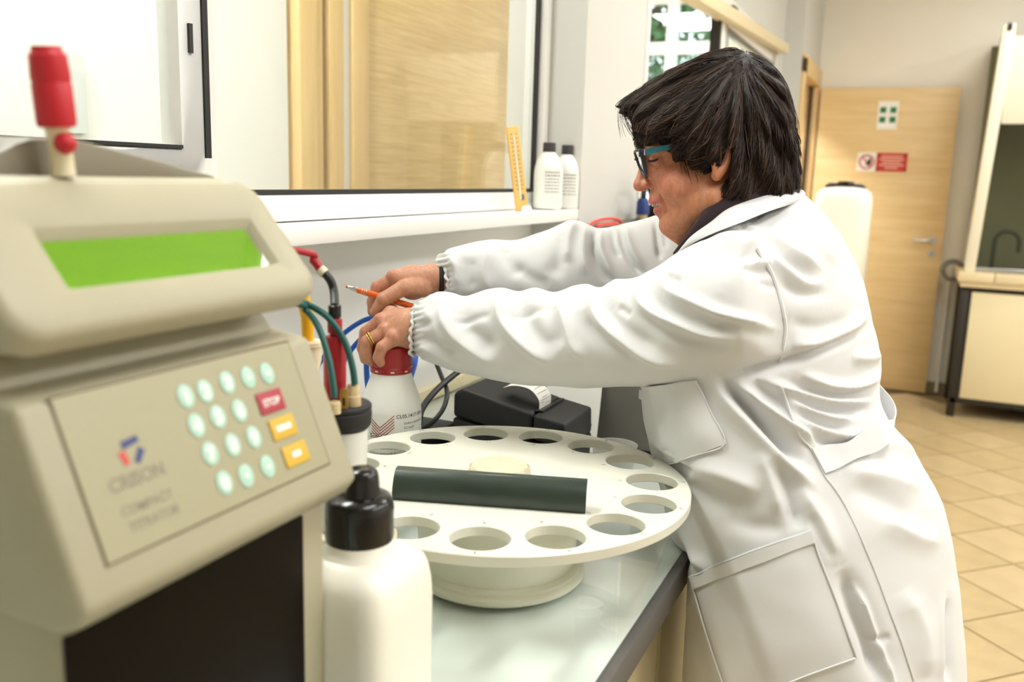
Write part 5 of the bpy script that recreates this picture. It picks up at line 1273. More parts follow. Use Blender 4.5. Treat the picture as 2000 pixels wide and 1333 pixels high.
# half belt standing off the back
bp = [((1583, 876), (1609, 926), None), ((1610, 868), (1634, 917), 0.004), ((1650, 858), (1668, 902), 0.006), ((1690, 845), (1703, 890), 0.012), ((1718, 833), (1722, 874), 0.022)]
rows = []
for a, b, l in bp:
    ra_, rb2 = cast(*a, l or 0.003), cast(*b, l or 0.003); rows.append((ra_[0], rb2[0]))
z_ = float(project(np.array([rows[-1][0]]))[0][2])
for a, b, dz in (((1738, 826), (1734, 858), 0.02), ((1747, 818), (1742, 842), 0.045), ((1750, 803), (1745, 822), 0.07), ((1746, 788), (1731, 826), 0.09), ((1736, 772), (1722, 822), 0.105), ((1716, 750), (1712, 800), 0.12)):
    rows.append((P(a[0], a[1], z_ + dz), P(b[0], b[1], z_ + dz)))
A_ = catmull([r[0] for r in rows], 4); B_ = catmull([r[1] for r in rows], 4)
tn = np.gradient((A_ + B_) / 2, axis=0); wd_ = A_ - B_; nn = np.cross(tn, wd_); nn /= np.linalg.norm(nn, axis=1, keepdims=True) + 1e-9
Vb = []; Fb = []
for i in range(len(A_)): Vb += [A_[i] + nn[i] * 0.001, B_[i] + nn[i] * 0.001, B_[i] - nn[i] * 0.001, A_[i] - nn[i] * 0.001]
for i in range(len(A_) - 1):
    for k in range(4): Fb.append((4 * i + k, 4 * i + (k + 1) % 4, 4 * i + 4 + (k + 1) % 4, 4 * i + 4 + k))
Fb += [(3, 2, 1, 0), tuple(4 * (len(A_) - 1) + k for k in range(4))]
bl2 = link_mesh('half_belt', Vb, Fb, 'coat_trim', coat, smooth=0.8); bl2['label'] = 'loose half belt at the back'
# collar
def ring_tube(name, pts, r, m, par, n_=8, k=7):
    return MB().tube(unwarp(catmull(pts, k)), r, n_).build(name, m, par, smooth=1.2)
def band(name, lo_pts, hi_pts, m, par, th=0.0022, k=6):
    A = unwarp(catmull(lo_pts, k)); B = unwarp(catmull(hi_pts, k)); Md = (A + B) / 2
    cen = Md.mean(0); Vv = []; Ff = []; R_ = 5
    for i in range(len(A)):
        for j in range(R_):
            t = j / (R_ - 1); p = A[i] * (1 - t) + B[i] * t; o_ = Md[i] - cen; o_ /= np.linalg.norm(o_)
            p = p + o_ * 0.006 * math.sin(PI * t); Vv += [p + o_ * th, p - o_ * th]
    w = 2 * R_
    for i in range(len(A) - 1):
        for j in range(R_ - 1):
            a = i * w + 2 * j; b = a + w
            Ff += [(a, b, b + 2, a + 2), (a + 1, a + 3, b + 3, b + 1)]
        Ff += [(i * w, i * w + 1, (i + 1) * w + 1, (i + 1) * w), (i * w + w - 2, (i + 1) * w + w - 2, (i + 1) * w + w - 1, i * w + w - 1)]
    return link_mesh(name, Vv, Ff, m, par, smooth=1.2)
band('collar', [(1322, 505, 20), (1350, 478, 88), (1398, 454, 132), (1450, 434, 140), (1505, 412, 105), (1556, 396, 40), (1566, 392, -30), (1530, 410, -110), (1460, 440, -145), (1390, 460, -125), (1340, 490, -60)],
     [(1326, 494, 14), (1349, 463, 70), (1388, 434, 96), (1426, 406, 98), (1490, 384, 78), (1548, 372, 30), (1556, 370, -26), (1510, 380, -80), (1440, 396, -92), (1384, 424, -80), (1342, 460, -44)], 'coat_trim', coat)
# gathered cuff edges
def cuff(uc, vc, cc_, ru, rv, rc, nw, name='cuff'):
    pts = []
    for i in range(97):
        t = 2 * PI * i / 96; k = 1 + 0.03 * math.cos(nw * t) + 0.03 * math.cos(nw * 0.62 * t + 1.3) ; pts.append((uc + ru * math.sin(t + 0.6) + 1.6 * math.cos(nw * t + 1) + 1.5 * math.cos(nw * 0.4 * t), vc + rv * k * math.cos(t), cc_ + rc * k * math.sin(t)))
    rr = [0.0024 + 0.0004 * math.sin(nw * 2 * PI * i / 96) for i in range(97)]
    return MB().tube(unwarp(pts), rr, 8, caps=False).build(name, 'coat_trim', coat, smooth=1.5)
cuff(808, 646, -122, -6, 48, 42, 17); cuff(869, 543, -222, 4, 33, 32, 13)

# ------------------------------------------------------------------ body: head, neck, hands and the figure below the clothes, one mesh
def cone(W, a, b, ra, rb): return s_cone(W, a, b, ra, rb)
def sph(W, c, r): return np.linalg.norm(W - np.asarray(c, np.float32), axis=1) - r
def ell(W, c, r, rot=0.0):
    ca, sa = math.cos(rot), math.sin(rot); return s_ell(W, c, [[ca, sa, 0], [-sa, ca, 0], [0, 0, 1]], r)
def chain(W, pts, k=4.0):
    f = None
    for (a, ra), (b, rb) in zip(pts[:-1], pts[1:]):
        g = cone(W, a, b, ra, rb); f = g if f is None else smin(f, g, k)
    return f
prof_sd = SD2([(1249, 262), (1247, 276), (1248, 288), (1253, 300), (1255, 312), (1251, 322), (1246, 332), (1240, 348), (1236, 358), (1235, 365), (1238, 371), (1244, 374.5), (1254, 374.5), (1260, 376), (1263, 383), (1264.5, 392), (1266, 398), (1271, 401), (1279, 402.6), (1279, 404), (1276, 408), (1275, 413), (1277, 418), (1282, 424), (1286, 430), (1285, 438), (1287, 447), (1294, 457), (1310, 469), (1326, 481), (1350, 510), (1400, 560), (1500, 560), (1560, 440), (1545, 330), (1530, 220), (1480, 150), (1400, 125), (1320, 150), (1265, 210)], pad=120, step=1.5, n=4)
def head_f(W):
    W = W.copy(); W[:, 2] = np.abs(W[:, 2]); u, v, c = W.T
    f = ell(W, (1410, 238, 0), (122, 114, 94))
    f = smin(f, ell(W, (1345, 266, 0), (94, 62, 76)), 20)
    f = smin(f, ell(W, (1350, 338, 0), (82, 84, 70)), 18)
    f = smin(f, ell(W, (1352, 396, 0), (66, 62, 60)), 18)
    f = smin(f, sph(W, (1322, 362, 44), 33), 16)
    f = smin(f, cone(W, (1318, 434, 14), (1396, 386, 66), 24, 27), 18)
    f = smin(f, sph(W, (1309, 443, 0), 23), 12)
    f = smin(f, sph(W, (1300, 392, 0), 33), 12)
    f = smin(f, cone(W, (1262, 291, 18), (1285, 290, 62), 11, 13), 10)
    f = smax(f, -ell(W, (1262, 312, 42), (18, 15, 22)), 14)
    f = smin(f, sph(W, (1284, 311, 37), 16), 5)
    f = smin(f, cone(W, (1262, 308, 0), (1252, 358, 0), 9, 13), 9)
    f = smin(f, sph(W, (1251, 362, 0), 14.5), 7)
    f = smin(f, sph(W, (1264, 360, 13.5), 10.5), 5)
    f = smin(f, chain(W, [((1271, 396, 0), 6.2), ((1278, 395, 20), 5.6), ((1294, 395, 31), 3.5)], 2), 3)
    f = smin(f, chain(W, [((1284, 413, 0), 9.5), ((1285, 410, 18), 8.0), ((1296, 403, 31), 3.5)], 2), 3)
    f = smin(f, cone(W, (1330, 462, 0), (1390, 436, 0), 22, 58), 22)
    f = smin(f, cone(W, (1405, 370, 0), (1455, 462, 0), 76, 66), 22)
    # keep the exact face outline near the middle, so the profile stays crisp
    pd = prof_sd(W)
    f = smax(f, pd - np.maximum(0, c - 30) * 0.0, 4.0)
    f = smax(f, -ell(W, (1257, 371, 16.5), (10.5, 4.4, 13), -0.12), 1.5)
    f = smax(f, -chain(W, [((1266, 402, 0), 4.4), ((1276, 401, 20), 4.6), ((1292, 398, 37), 2.6)], 1), 2.0)
    f = smax(f, -chain(W, [((1277, 354, 28), 0.8), ((1288, 374, 37), 1.2), ((1299, 400, 37), 1.0), ((1303, 416, 36), 0.3)], 1), 9)
    # ear
    e = ell(W, (1411, 314, 95), (17, 38, 12), 0.32)
    e = smax(e, -ell(W, (1410, 308, 107), (9, 23, 9), 0.32), 5)
    e = smin(e, sph(W, (1399, 343, 92), 9.5), 6)
    e = smin(e, cone(W, (1394, 318, 94), (1398, 330, 96), 5, 5), 5)
    return smin(f, e, 5)
HV, HQ = mesh_from(head_f, 1215, 1570, 105, 560, -125, 125, 0.0021, 18)
HV = relax(HV, HQ, 1, 0.4)
def hand_near(W):
    f = chain(W, [((900, 652, -95), 46), ((845, 648, -122), 42), ((800, 642, -130), 40)], 12)
    for m_, rm in (((764, 614, -158), 17), ((745, 628, -146), 17), ((754, 648, -124), 17), ((770, 662, -106), 16)):
        f = smin(f, cone(W, (802, 642, -130), m_, 33, rm), 11)
    fing = [[((764, 614, -158), 15), ((733, 634, -190), 12.5), ((731, 668, -212), 11.5), ((738, 692, -214), 10)],
            [((745, 628, -146), 15), ((715, 650, -156), 13), ((709, 680, -166), 12), ((713, 702, -166), 10)],
            [((754, 648, -124), 15), ((717, 668, -122), 13), ((714, 694, -130), 12), ((725, 707, -132), 10)],
            [((770, 662, -106), 14), ((746, 679, -100), 12), ((739, 699, -108), 11), ((744, 709, -112), 9)],
            [((806, 656, -160), 22), ((808, 676, -185), 15), ((800, 688, -206), 12), ((786, 694, -216), 10)]]
    for g in fing: f = smin(f, chain(W, g, 3.0), 3.5)
    # knuckles and tendon valleys
    for m_ in ((742, 622, -136), (750, 642, -114), (767, 655, -97)): f = smin(f, sph(W, m_, 7), 10)
    return f
def hand_far(W):
    f = chain(W, [((930, 535, -225), 40), ((880, 541, -225), 30), ((848, 544, -225), 27), ((805, 551, -226), 31)], 12)
    for m_, rm in (((774, 545, -222), 18), ((772, 543, -244), 17), ((778, 548, -266), 16), ((788, 556, -284), 14)):
        f = smin(f, cone(W, (806, 552, -232), m_, 29, rm), 10)
    fing = [[((774, 545, -226), 16), ((738, 562, -231), 13.5), ((728, 590, -230), 11.5), ((727, 609, -224), 9.5)],
            [((772, 543, -244), 15), ((740, 562, -250), 13), ((730, 588, -250), 11.5), ((733, 605, -244), 9.5)],
            [((778, 548, -266), 14), ((750, 572, -274), 12), ((748, 598, -270), 11), ((758, 606, -262), 9)],
            [((788, 556, -284), 13), ((764, 580, -290), 11), ((764, 602, -284), 10), ((772, 606, -276), 8.5)],
            [((824, 560, -212), 22), ((788, 563, -192), 16), ((749, 585, -184), 14), ((732, 609, -190), 9.5)]]
    for g in fing: f = smin(f, chain(W, g, 3.0), 3.5)
    f = smin(f, sph(W, (766, 537, -216), 10), 8)
    return f
NV_, NQ_ = mesh_from(hand_near, 690, 930, 560, 730, -235, -60, 0.0017, 14); NV_ = relax(NV_, NQ_, 1, 0.35)
FV_, FQ_ = mesh_from(hand_far, 705, 960, 485, 640, -310, -165, 0.0017, 14); FV_ = relax(FV_, FQ_, 1, 0.35)
# figure below the clothes (metric): trunk, arms, legs
hipL, hipR = np.array([1.345, 0.045, 0.86]), np.array([1.53, 0.075, 0.86])
def trunk_f(Q):
    sh_n, sh_f = U(1480, 560, 85), U(1430, 540, -170)
    f = s_cone(Q, (1.44, 0.07, 0.88), U(1480, 660, -10), 0.12, 0.09)
    f = smin(f, s_cone(Q, U(1480, 660, -10), U(1470, 530, -10), 0.09, 0.08), 0.05)
    f = smin(f, s_cone(Q, sh_n, sh_f, 0.055, 0.055), 0.05)
    el_n, el_f = U(1150, 660, 0), U(1130, 525, -218)
    f = smin(f, s_cone(Q, sh_n, el_n, 0.05, 0.04), 0.03); f = smin(f, s_cone(Q, el_n, U(900, 652, -95), 0.04, 0.033), 0.02)
    f = smin(f, s_cone(Q, sh_f, el_f, 0.05, 0.04), 0.03); f = smin(f, s_cone(Q, el_f, U(920, 536, -225), 0.04, 0.03), 0.02)
    for h in (hipL, hipR):
        kn_ = h * [1, 1, 0] + [0, 0.015, 0.48]; an = h * [1, 1, 0] + [0, -0.01, 0.09]
        f = smin(f, s_cone(Q, h, kn_, 0.085, 0.058), 0.03); f = smin(f, s_cone(Q, kn_, an, 0.055, 0.036), 0.02)
    return f
TV_, TQ_ = surface_nets(trunk_f, (1.0, -0.2, 0.03), (1.75, 0.75, 1.45), 0.012)
sets = [(HV, HQ), (NV_, NQ_), (FV_, FQ_), (TV_, TQ_)]
AV = np.concatenate([s[0] for s in sets]); off = np.cumsum([0] + [len(s[0]) for s in sets]); AQ = np.concatenate([s[1] + off[i] for i, s in enumerate(sets)])
body = link_mesh('body', AV, AQ, 'skin', person, smooth=3.0)
W_ = warp(AV.astype(np.float32)); Wm = W_.copy(); Wm[:, 2] = np.abs(Wm[:, 2])
base = np.array(srgb(188, 128, 93)); tone = np.tile(base, (len(AV), 1))
def blend(mask, col):
    global tone
    tone = tone * (1 - mask[:, None]) + np.array(srgb(*col)) * mask[:, None]
hd_ = np.arange(len(AV)) < off[1]
g = lambda c_, r: np.exp(-((Wm - np.asarray(c_)) ** 2).sum(1) / r ** 2) * hd_
blend(0.6 * g((1248, 362, 0), 24), (206, 120, 104)); blend(0.55 * g((1300, 356, 55), 34), (208, 124, 104)); blend(0.4 * g((1300, 440, 10), 30), (206, 128, 106)); blend(0.35 * g((1395, 335, 95), 30), (226, 140, 100))
lipm = np.max([g((1268, 397, 0), 9), g((1273, 396, 14), 8.5), g((1282, 394, 27), 7), g((1290, 394, 33), 5), g((1276, 413, 0), 11), g((1279, 411, 14), 10), g((1287, 407, 27), 8)], axis=0)
blend(np.clip(lipm * 1.6, 0, 0.85), (184, 92, 88))
blend(np.clip(np.exp(-(((Wm[:, 0] - 1283) / 9) ** 2 + ((Wm[:, 1] - 401) / 3.0) ** 2)) * hd_ * (Wm[:, 2] < 30), 0, 0.9), (70, 28, 28))
blend(0.45 * np.exp(-(((Wm[:, 0] - 1279) / 12) ** 2 + ((Wm[:, 1] - 318) / 6) ** 2)) * hd_, (184, 112, 96))
hn = (np.arange(len(AV)) >= off[1]) & (np.arange(len(AV)) < off[3])
blend(0.7 * hn, (198, 148, 120))
for c_ in ((741, 622, -134), (748, 642, -112), (766, 654, -96), (715, 664, -118), (744, 678, -96), (709, 648, -146), (768, 538, -214), (744, 584, -186), (738, 556, -216)):
    blend(0.45 * hn * np.exp(-((W_ - np.asarray(c_)) ** 2).sum(1) / 13 ** 2), (204, 132, 114))
att = body.data.attributes.new('tone', 'FLOAT_COLOR', 'POINT')
att.data.foreach_set('color', np.c_[tone, np.ones(len(tone))].astype(np.float32).ravel())
# fingernails
def nail(u, v, c, du, dv, r=5):
    a = U(u, v, c)
    return None
# teeth, lashes, brow
tm_ = MB()
for k, (u, v, c) in enumerate([(1277.5, 400.2, 4), (1278.5, 400.1, 11), (1281.5, 399.8, 17), (1285.5, 399.3, 22), (1290, 398.9, 26), (1277.5, 400.2, -4), (1278.5, 400.1, -11), (1281.5, 399.8, -17)]):
    q = U(u, v, c); MB().obox(q, E_R, E_D, E_F, 0.0031, 0.0027, 0.0030).build('tooth', 'tooth', person, bevel=0.0007)
for s_ in (1, -1):
    la = MB()
    for k in range(16):
        t = k / 15; u0, v0, c0 = 1270 + 15 * t, 314.5 - 1.5 * t - 3 * math.sin(PI * t) * 0, (47 - 6 * (1 - t) + 5 * math.sin(PI * t)) * s_
        la.tube(unwarp([(u0, v0, c0), (u0 - 3, v0 + 2, c0 + 2 * s_), (u0 - 6.5, v0 + 2.0, c0 + 3 * s_)]), [0.0007, 0.0005, 0.0002], 4)
    la.build('eyelash', 'lash', person)
    MB().tube(unwarp(catmull([(1266, 313, 36 * s_), (1269, 315, 45 * s_), (1277, 314.5, 52 * s_), (1287, 310, 53 * s_)], 4)), [0.0008] * 3 + [0.0017] * 8 + [0.0006] * 2, 6).build('eyelid_line', 'lash', person, smooth=1.0)
    br = MB(); rg = np.random.default_rng(3)
    for k in range(60):
        t = rg.random(); u0, v0, c0 = 1254 + 30 * t, 291 - 5 * math.sin(PI * t) + rg.normal() * 1.6, (22 + 42 * t) * s_
        br.tube(unwarp([(u0, v0, c0 + 6 * s_), (u0 + 4, v0 - 2, c0 + 8 * s_)]), [0.0005, 0.0002], 4)
    br.build('eyebrow', 'hair_b', person)
# scarf, trousers, shoes
band('scarf', [(1318, 496, 10), (1345, 470, 60), (1388, 440, 92), (1440, 415, 92), (1500, 400, 66), (1540, 392, 10), (1515, 400, -60), (1440, 420, -88), (1385, 445, -80), (1340, 478, -45)],
     [(1330, 478, 8), (1350, 446, 54), (1386, 400, 78), (1432, 376, 80), (1490, 370, 62), (1530, 368, 8), (1500, 372, -60), (1430, 382, -80), (1385, 404, -74), (1346, 452, -40)], 'scarf', person)
for h, sx in ((hipL, -1), (hipR, 1)):
    tp = MB().lathe([(0.098, 0.84), (0.094, 0.70), (0.08, 0.50), (0.072, 0.30), (0.068, 0.06), (0.060, 0.058), (0.060, 0.10)], (h[0], h[1], 0), 24)
    tp.build('trouser_leg', 'trousers', person, smooth=1.0)
    so = MB(); n_ = 20; prs = []
    for t in np.linspace(0, 1, 9):
        y = h[1] - 0.075 + 0.25 * t; w = 0.034 + 0.014 * math.sin(PI * min(1, t * 1.1)) - 0.012 * max(0, t - 0.85) * 6; hh = 0.075 - 0.045 * t ** 1.3
        prs.append([(h[0] + w * math.cos(a), y, max(0.002, 0.012 + (hh if math.sin(a) > 0 else 0.012) * math.sin(a))) for a in np.linspace(0, 2 * PI, n_, endpoint=False)])
    so.add([p for r in prs for p in r], [(j * n_ + i, j * n_ + (i + 1) % n_, (j + 1) * n_ + (i + 1) % n_, (j + 1) * n_ + i) for j in range(8) for i in range(n_)] + [tuple(range(n_))[::-1], tuple(range(8 * n_, 9 * n_))])
    so.build('shoe', 'shoe', person, smooth=1.0)

# ------------------------------------------------------------------ hair
hair_sd = SD2([(1214, 206), (1236, 186), (1268, 166), (1310, 142), (1352, 122), (1395, 104), (1440, 99), (1478, 112), (1512, 138), (1534, 172), (1543, 205), (1548, 250), (1553, 300), (1555, 345), (1548, 385), (1522, 392), (1495, 398), (1470, 404), (1448, 398), (1428, 392), (1404, 386), (1416, 372), (1428, 350), (1434, 322), (1436, 292), (1424, 288), (1414, 300), (1402, 320), (1390, 331), (1366, 335), (1346, 328), (1331, 311), (1314, 295), (1296, 283), (1270, 279), (1256, 288), (1250, 278), (1248, 258), (1245, 240), (1234, 222)], pad=90, step=2.0, n=4)
def hair_vol(W):
    f = ell(W, (1412, 232, 0), (150, 136, 113))
    f = smin(f, ell(W, (1330, 235, 0), (115, 70, 98)), 30)
    f = smin(f, cone(W, (1482, 240, 0), (1488, 352, 0), 84, 80), 30)
    a = W.copy(); a[:, 2] = np.abs(a[:, 2])
    f = smin(f, cone(a, (1350, 258, 82), (1400, 296, 88), 26, 24), 16)
    f = smin(f, cone(a, (1450, 300, 70), (1440, 370, 62), 40, 34), 20)
    return f
def hair_f(W):
    du, dv = W[:, 0] - 1450, W[:, 1] - 106
    ph = np.arctan2(dv, du); rd = np.hypot(du, dv); c = W[:, 2]; am = np.clip(rd / 70, 0, 1)
    n1 = np.sin(17 * ph + 0.055 * c + 0.010 * rd); n2 = np.sin(29 * ph - 0.085 * c + 1.0 + 0.016 * rd); n3 = np.sin(47 * ph + 0.13 * c + 2.0)
    ev = np.abs(np.sin(8 * ph + 0.03 * c))
    return smax(hair_vol(W) + am * (3.6 * n1 + 3.0 * n2 + 1.6 * n3 - 2.0 * ev), hair_sd(W) + np.clip((rd - 120) / 90, 0, 1) * (4.0 * n2 + 4.0 * n3), 6)
RV, RQ = mesh_from(hair_f, 1195, 1575, 85, 420, -150, 150, 0.003, 22)
RV = relax(RV, RQ, 2, 0.5)
RN = vnormals(RV, RQ)
# flow of the strands
G_ = []
for st_ in [[(1446, 108), (1390, 122), (1330, 148), (1270, 178), (1218, 206)], [(1446, 118), (1380, 150), (1310, 182), (1256, 208), (1232, 240)], [(1442, 130), (1380, 180), (1320, 215), (1270, 240), (1244, 276)],
            [(1442, 140), (1400, 195), (1350, 240), (1310, 262), (1288, 284)], [(1446, 150), (1420, 220), (1385, 268), (1350, 300), (1336, 320)], [(1450, 140), (1440, 210), (1420, 268), (1390, 304), (1370, 330)],
            [(1456, 130), (1462, 200), (1455, 270), (1446, 330), (1410, 386)], [(1462, 122), (1488, 190), (1494, 270), (1486, 340), (1452, 402)], [(1470, 116), (1512, 180), (1526, 260), (1522, 340), (1500, 398)], [(1480, 114), (1528, 170), (1546, 250), (1552, 330), (1546, 390)], [(1400, 105), (1330, 134), (1270, 170)]]:
    pc_ = catmull(st_, 5); tg = np.gradient(pc_, axis=0); tg /= np.linalg.norm(tg, axis=1, keepdims=True); G_.append(np.c_[pc_, tg])
G_ = np.concatenate(G_)
def flow(uv):
    d2 = ((uv[:, None, :] - G_[None, :, :2]) ** 2).sum(2) + 30.0; w = 1 / d2 ** 1.6
    t = (w[:, :, None] * G_[None, :, 2:]).sum(1); return t / (np.linalg.norm(t, axis=1, keepdims=True) + 1e-9)
hair = link_mesh('hair', RV, RQ, 'hair_base', person, smooth=3.0); hair['label'] = 'short dark brown hair'
rg = np.random.default_rng(21)
wR = warp(RV.astype(np.float32)).astype(float)
NS = 15000
seed = wR[rg.integers(0, len(wR), NS)]
seed = seed[(seed[:, 1] < 372)]
# clumping: neighbouring strands share a swing
swing = 0.26 * np.sin(seed[:, 0] * 0.11 + seed[:, 2] * 0.07) + 0.22 * np.sin(seed[:, 1] * 0.13 + seed[:, 0] * 0.05) + rg.normal(size=len(seed)) * 0.16
steps = 12; sl_ = 8.0
path = np.zeros((len(seed), steps, 3)); p = seed.copy()
lift = 1.5 + 4.5 * rg.random(len(seed)) ** 2
eps = 1.0
for k in range(steps):
    f0 = hair_f(p.astype(np.float32)).astype(float) - lift
    gr = np.stack([hair_f((p + np.eye(3)[i] * eps).astype(np.float32)) - lift - f0 for i in range(3)], 1) / eps
    edge = hair_sd(p.astype(np.float32)) > -4.0      # past the edge of the mass the tips hang free
    st = np.where(edge & (k > 3), 0.0, np.clip(f0 / ((gr ** 2).sum(1) + 1e-3), -8, 8))
    p = p - gr * st[:, None]
    path[:, k] = p
    fl = flow(p[:, :2]); ca, sa = np.cos(swing), np.sin(swing)
    d_ = np.stack([fl[:, 0] * ca - fl[:, 1] * sa, fl[:, 0] * sa + fl[:, 1] * ca], 1)
    gn = gr / (np.linalg.norm(gr, axis=1, keepdims=True) + 1e-6)
    d3 = np.c_[d_, np.zeros(len(p))]; d3 -= gn * (d3 * gn).sum(1, keepdims=True)
    p = p + d3 * np.where(edge, 3.2, sl_)[:, None]
    swing *= 0.97
for name, mm, sel in (('hair_strands', 'hair_a', rg.random(len(seed)) < 0.42), ('hair_strands', 'hair_b', None), ('hair_strands', 'hair_c', None)):
    if mm == 'hair_a': kind = rg.random(len(seed)); sel = kind < 0.45
    elif mm == 'hair_b': sel = (kind >= 0.45) & (kind < 0.86)
    else: sel = kind >= 0.86
    pp = path[sel]; n_ = len(pp)
    Wp = unwarp(pp.reshape(-1, 3)).reshape(n_, steps, 3)
    tg = np.gradient(Wp, axis=1); tg /= np.linalg.norm(tg, axis=2, keepdims=True) + 1e-9
    cen = unwarp([(1400, 250, 0)])[0]; nn = Wp - cen; nn -= tg * (nn * tg).sum(2, keepdims=True); nn /= np.linalg.norm(nn, axis=2, keepdims=True) + 1e-9
    bb = np.cross(tg, nn)
    r0 = (0.00024 + 0.00046 * rg.random(n_) ** 1.5)[:, None] * np.sin(np.linspace(0.35, PI - 0.05, steps))[None, :]
    Vs = np.stack([Wp + nn * r0[..., None] * 0.8, Wp + bb * r0[..., None] * 1.3, Wp - bb * r0[..., None] * 1.3], 2)
    Vs = Vs.reshape(-1, 3); i0 = (np.arange(n_)[:, None] * steps + np.arange(steps - 1)[None, :]).ravel() * 3
    Fq = np.concatenate([np.stack([i0 + a, i0 + b, i0 + 3 + b, i0 + 3 + a], 1) for a, b in ((0, 1), (1, 2), (2, 0))])
    ob = link_mesh(name, Vs, Fq, mm, hair, smooth=3.0); ob['kind'] = 'stuff'
# a few loose strands at the brow and nape
lo_ = MB()
for pts in [[(1232, 192, 40), (1216, 206, 44), (1220, 236, 46), (1234, 258, 46), (1243, 266, 44)], [(1240, 190, 30), (1220, 210, 34), (1226, 244, 36), (1238, 262, 36)], [(1226, 200, 20), (1212, 210, 22), (1210, 236, 22), (1216, 262, 20)], [(1250, 190, 50), (1232, 220, 54), (1236, 256, 54), (1246, 268, 52)], [(1236, 196, 0), (1214, 204, 0), (1212, 214, 0)],
            [(1246, 196, 36), (1238, 236, 48), (1243, 272, 50)], [(1330, 300, 80), (1340, 322, 80), (1346, 348, 78)], [(1352, 312, 84), (1358, 334, 82), (1362, 346, 80)], [(1322, 290, 76), (1330, 312, 78), (1336, 334, 78)],
            [(1540, 190, 20), (1556, 240, 20), (1552, 280, 18)]]:
    for k in range(7):
        pj = np.array(catmull(pts, 4)) + rg.normal(size=3) * 3.0 + np.linspace(0, 1, 4 * (len(pts) - 1) + 1)[:, None] * rg.normal(size=3) * 5.0
        lo_.tube(unwarp(pj), list(np.linspace(0.00042, 0.00018, len(pj))), 4)
tag(lo_.build('loose_strands', 'hair_b', hair, smooth=3.0), kind='stuff')

# ------------------------------------------------------------------ glasses, ring, pen, wristband
gl = thing('eyeglasses', U(1255, 315, 0), 'eyeglasses with teal temples and dark front worn by the person', 'glasses')
for s_ in (1, -1):
    rim = [(1254, 294, 62), (1246, 294, 44), (1240, 297, 22), (1243, 308, 12), (1249, 326, 11), (1257, 341, 20), (1261, 346, 36), (1262, 338, 54), (1258.5, 315, 63)]
    pr2 = catmull([(a, b, c * s_) for a, b, c in rim], 5, closed=True); pr2 = np.vstack([pr2, pr2[:1]])
    MB().tube(unwarp(pr2), 0.0021, 7, caps=False).build('rim', 'frame_navy', gl, smooth=1.5)
    ctr = unwarp(pr2[:-1]); cm_ = ctr.mean(0)
    link_mesh('lens', np.vstack([ctr, cm_]), [(i, (i + 1) % len(ctr), len(ctr)) for i in range(len(ctr))], 'lens', gl, smooth=1.5)
    ta_, tb2, tc_ = U(1252, 298, 66 * s_), U(1262, 297, 74 * s_), U(1258, 297, 72 * s_)
    MB().tube(unwarp(catmull([(1252, 295, 64 * s_), (1255, 305, 65 * s_), (1258, 320, 64 * s_), (1261, 336, 57 * s_), (1262, 346, 42 * s_)], 4)), list(np.linspace(0.0042, 0.0022, 17)), 8).build('rim_edge', 'frame_navy', gl, smooth=1.5)
    MB().obox(U(1254, 299, 69 * s_), E_R, E_D, E_F, 0.0046, 0.0054, 0.0022).build('hinge', 'frame_navy', gl, bevel=0.001)
    tp_ = [(1258, 298.5, 72), (1285, 292, 81), (1308, 287.5, 87), (1322, 286, 88)]
    A = unwarp([(a, b - 6.3 + i_ * 0.7, c * s_) for i_, (a, b, c) in enumerate(tp_)]); B = unwarp([(a, b + 6.3 - i_ * 0.7, c * s_) for i_, (a, b, c) in enumerate(tp_)]); Vt = []; Ft = []
    for i in range(len(A)):
        for q in (A[i], B[i]): Vt += [q + E_F * 0.001, q - E_F * 0.001]
    for i in range(len(A) - 1):
        a = 4 * i; Ft += [(a + 1, a + 3, a + 7, a + 5), (a, a + 4, a + 6, a + 2), (a, a + 1, a + 5, a + 4), (a + 2, a + 6, a + 7, a + 3)]
    Ft += [(0, 2, 3, 1), (4 * len(A) - 4, 4 * len(A) - 3, 4 * len(A) - 1, 4 * len(A) - 2)]
    link_mesh('temple', Vt, Ft, 'frame_teal', gl)
    MB().obox(U(1258.5, 298, 73 * s_), E_R, E_D, E_F, 0.0006, 0.0042, 0.0022).build('hinge_pin', 'lens_edge', gl)
MB().tube(unwarp(catmull([(1241, 312, 11), (1243, 306, 0), (1241, 312, -11)], 5)), 0.0018, 7).build('bridge', 'frame_navy', gl, smooth=1.5)
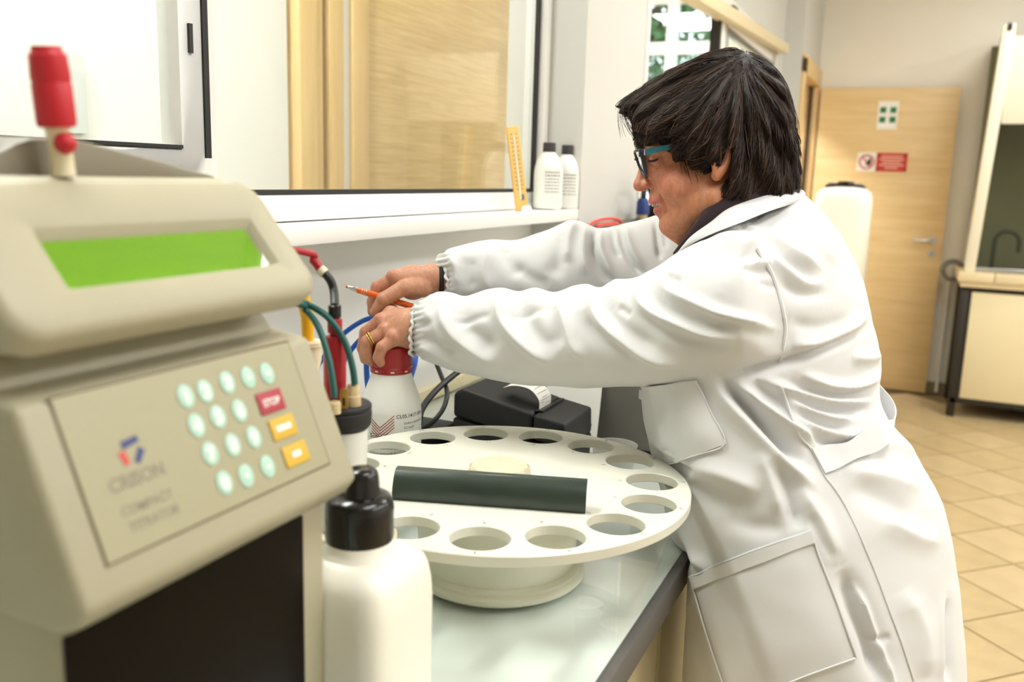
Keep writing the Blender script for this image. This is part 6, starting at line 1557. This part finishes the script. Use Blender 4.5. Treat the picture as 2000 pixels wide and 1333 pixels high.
# ring on the ring finger
ca_, cb_ = np.array(U(733, 658.5, -123)), np.array(U(717, 668, -122)); axr = cb_ - ca_; axr /= np.linalg.norm(axr)
cr_ = np.array(U(727, 662, -122.5)); t0 = np.cross(axr, E_F); t0 /= np.linalg.norm(t0); t1 = np.cross(axr, t0)
rgt = thing('finger_ring', cr_, 'gold ring on the finger of the hand gripping the red cap', 'ring')
MB().tube([cr_ + (t0 * math.cos(a) + t1 * math.sin(a)) * 0.0118 for a in np.linspace(0, 2 * PI, 33)], 0.0016, 8, caps=False).build('band', 'gold', rgt, smooth=1.5)
MB().tube([cr_ + axr * 0.0035 + (t0 * math.cos(a) + t1 * math.sin(a)) * 0.0117 for a in np.linspace(0, 2 * PI, 33)], 0.0012, 8, caps=False).build('band', 'gold', rgt, smooth=1.5)
# pen
pA, pB = U(676, 560, -209), U(808, 600, -203); pd_ = (pB - pA); pl_ = np.linalg.norm(pd_); pd_ /= pl_
pen = thing('ballpoint_pen', pA, 'orange ballpoint pen with silver tip held in the far hand', 'pen')
def pz(t): return t * pl_
MB().lathe([(0.0005, pz(-0.002)), (0.0022, pz(0.0)), (0.0027, pz(0.012)), (0.0025, pz(0.03)), (0.0015, pz(0.034))], pA, 16, pd_).build('push_button', 'pen_orange', pen, smooth=0.8)
MB().lathe([(0.0026, pz(0.03)), (0.0042, pz(0.10)), (0.0046, pz(0.165)), (0.0044, pz(0.17))], pA, 18, pd_).build('metal_nose', 'chrome', pen, smooth=0.6)
MB().lathe([(0.0046, pz(0.165)), (0.0052, pz(0.18)), (0.0054, pz(0.5)), (0.0052, pz(1.0)), (0.003, pz(1.02))], pA, 20, pd_).build('barrel', 'pen_orange', pen, smooth=0.6)
for t in (0.24, 0.27, 0.30): MB().lathe([(0.0055, pz(t)), (0.0056, pz(t + 0.003)), (0.0055, pz(t + 0.006))], pA, 20, pd_).build('band', 'chrome', pen, smooth=0.6)
wb = MB().tube(unwarp([(861 + 2 * math.sin(t), 544 + 29.5 * math.cos(t), -224 + 29 * math.sin(t)) for t in np.linspace(0, 2 * PI, 40)]), 0.0042, 8, caps=False).build('wristband', 'black_band', smooth=1.5)
tag(wb, 'black elastic band on the wrist of the far hand', 'wristband')
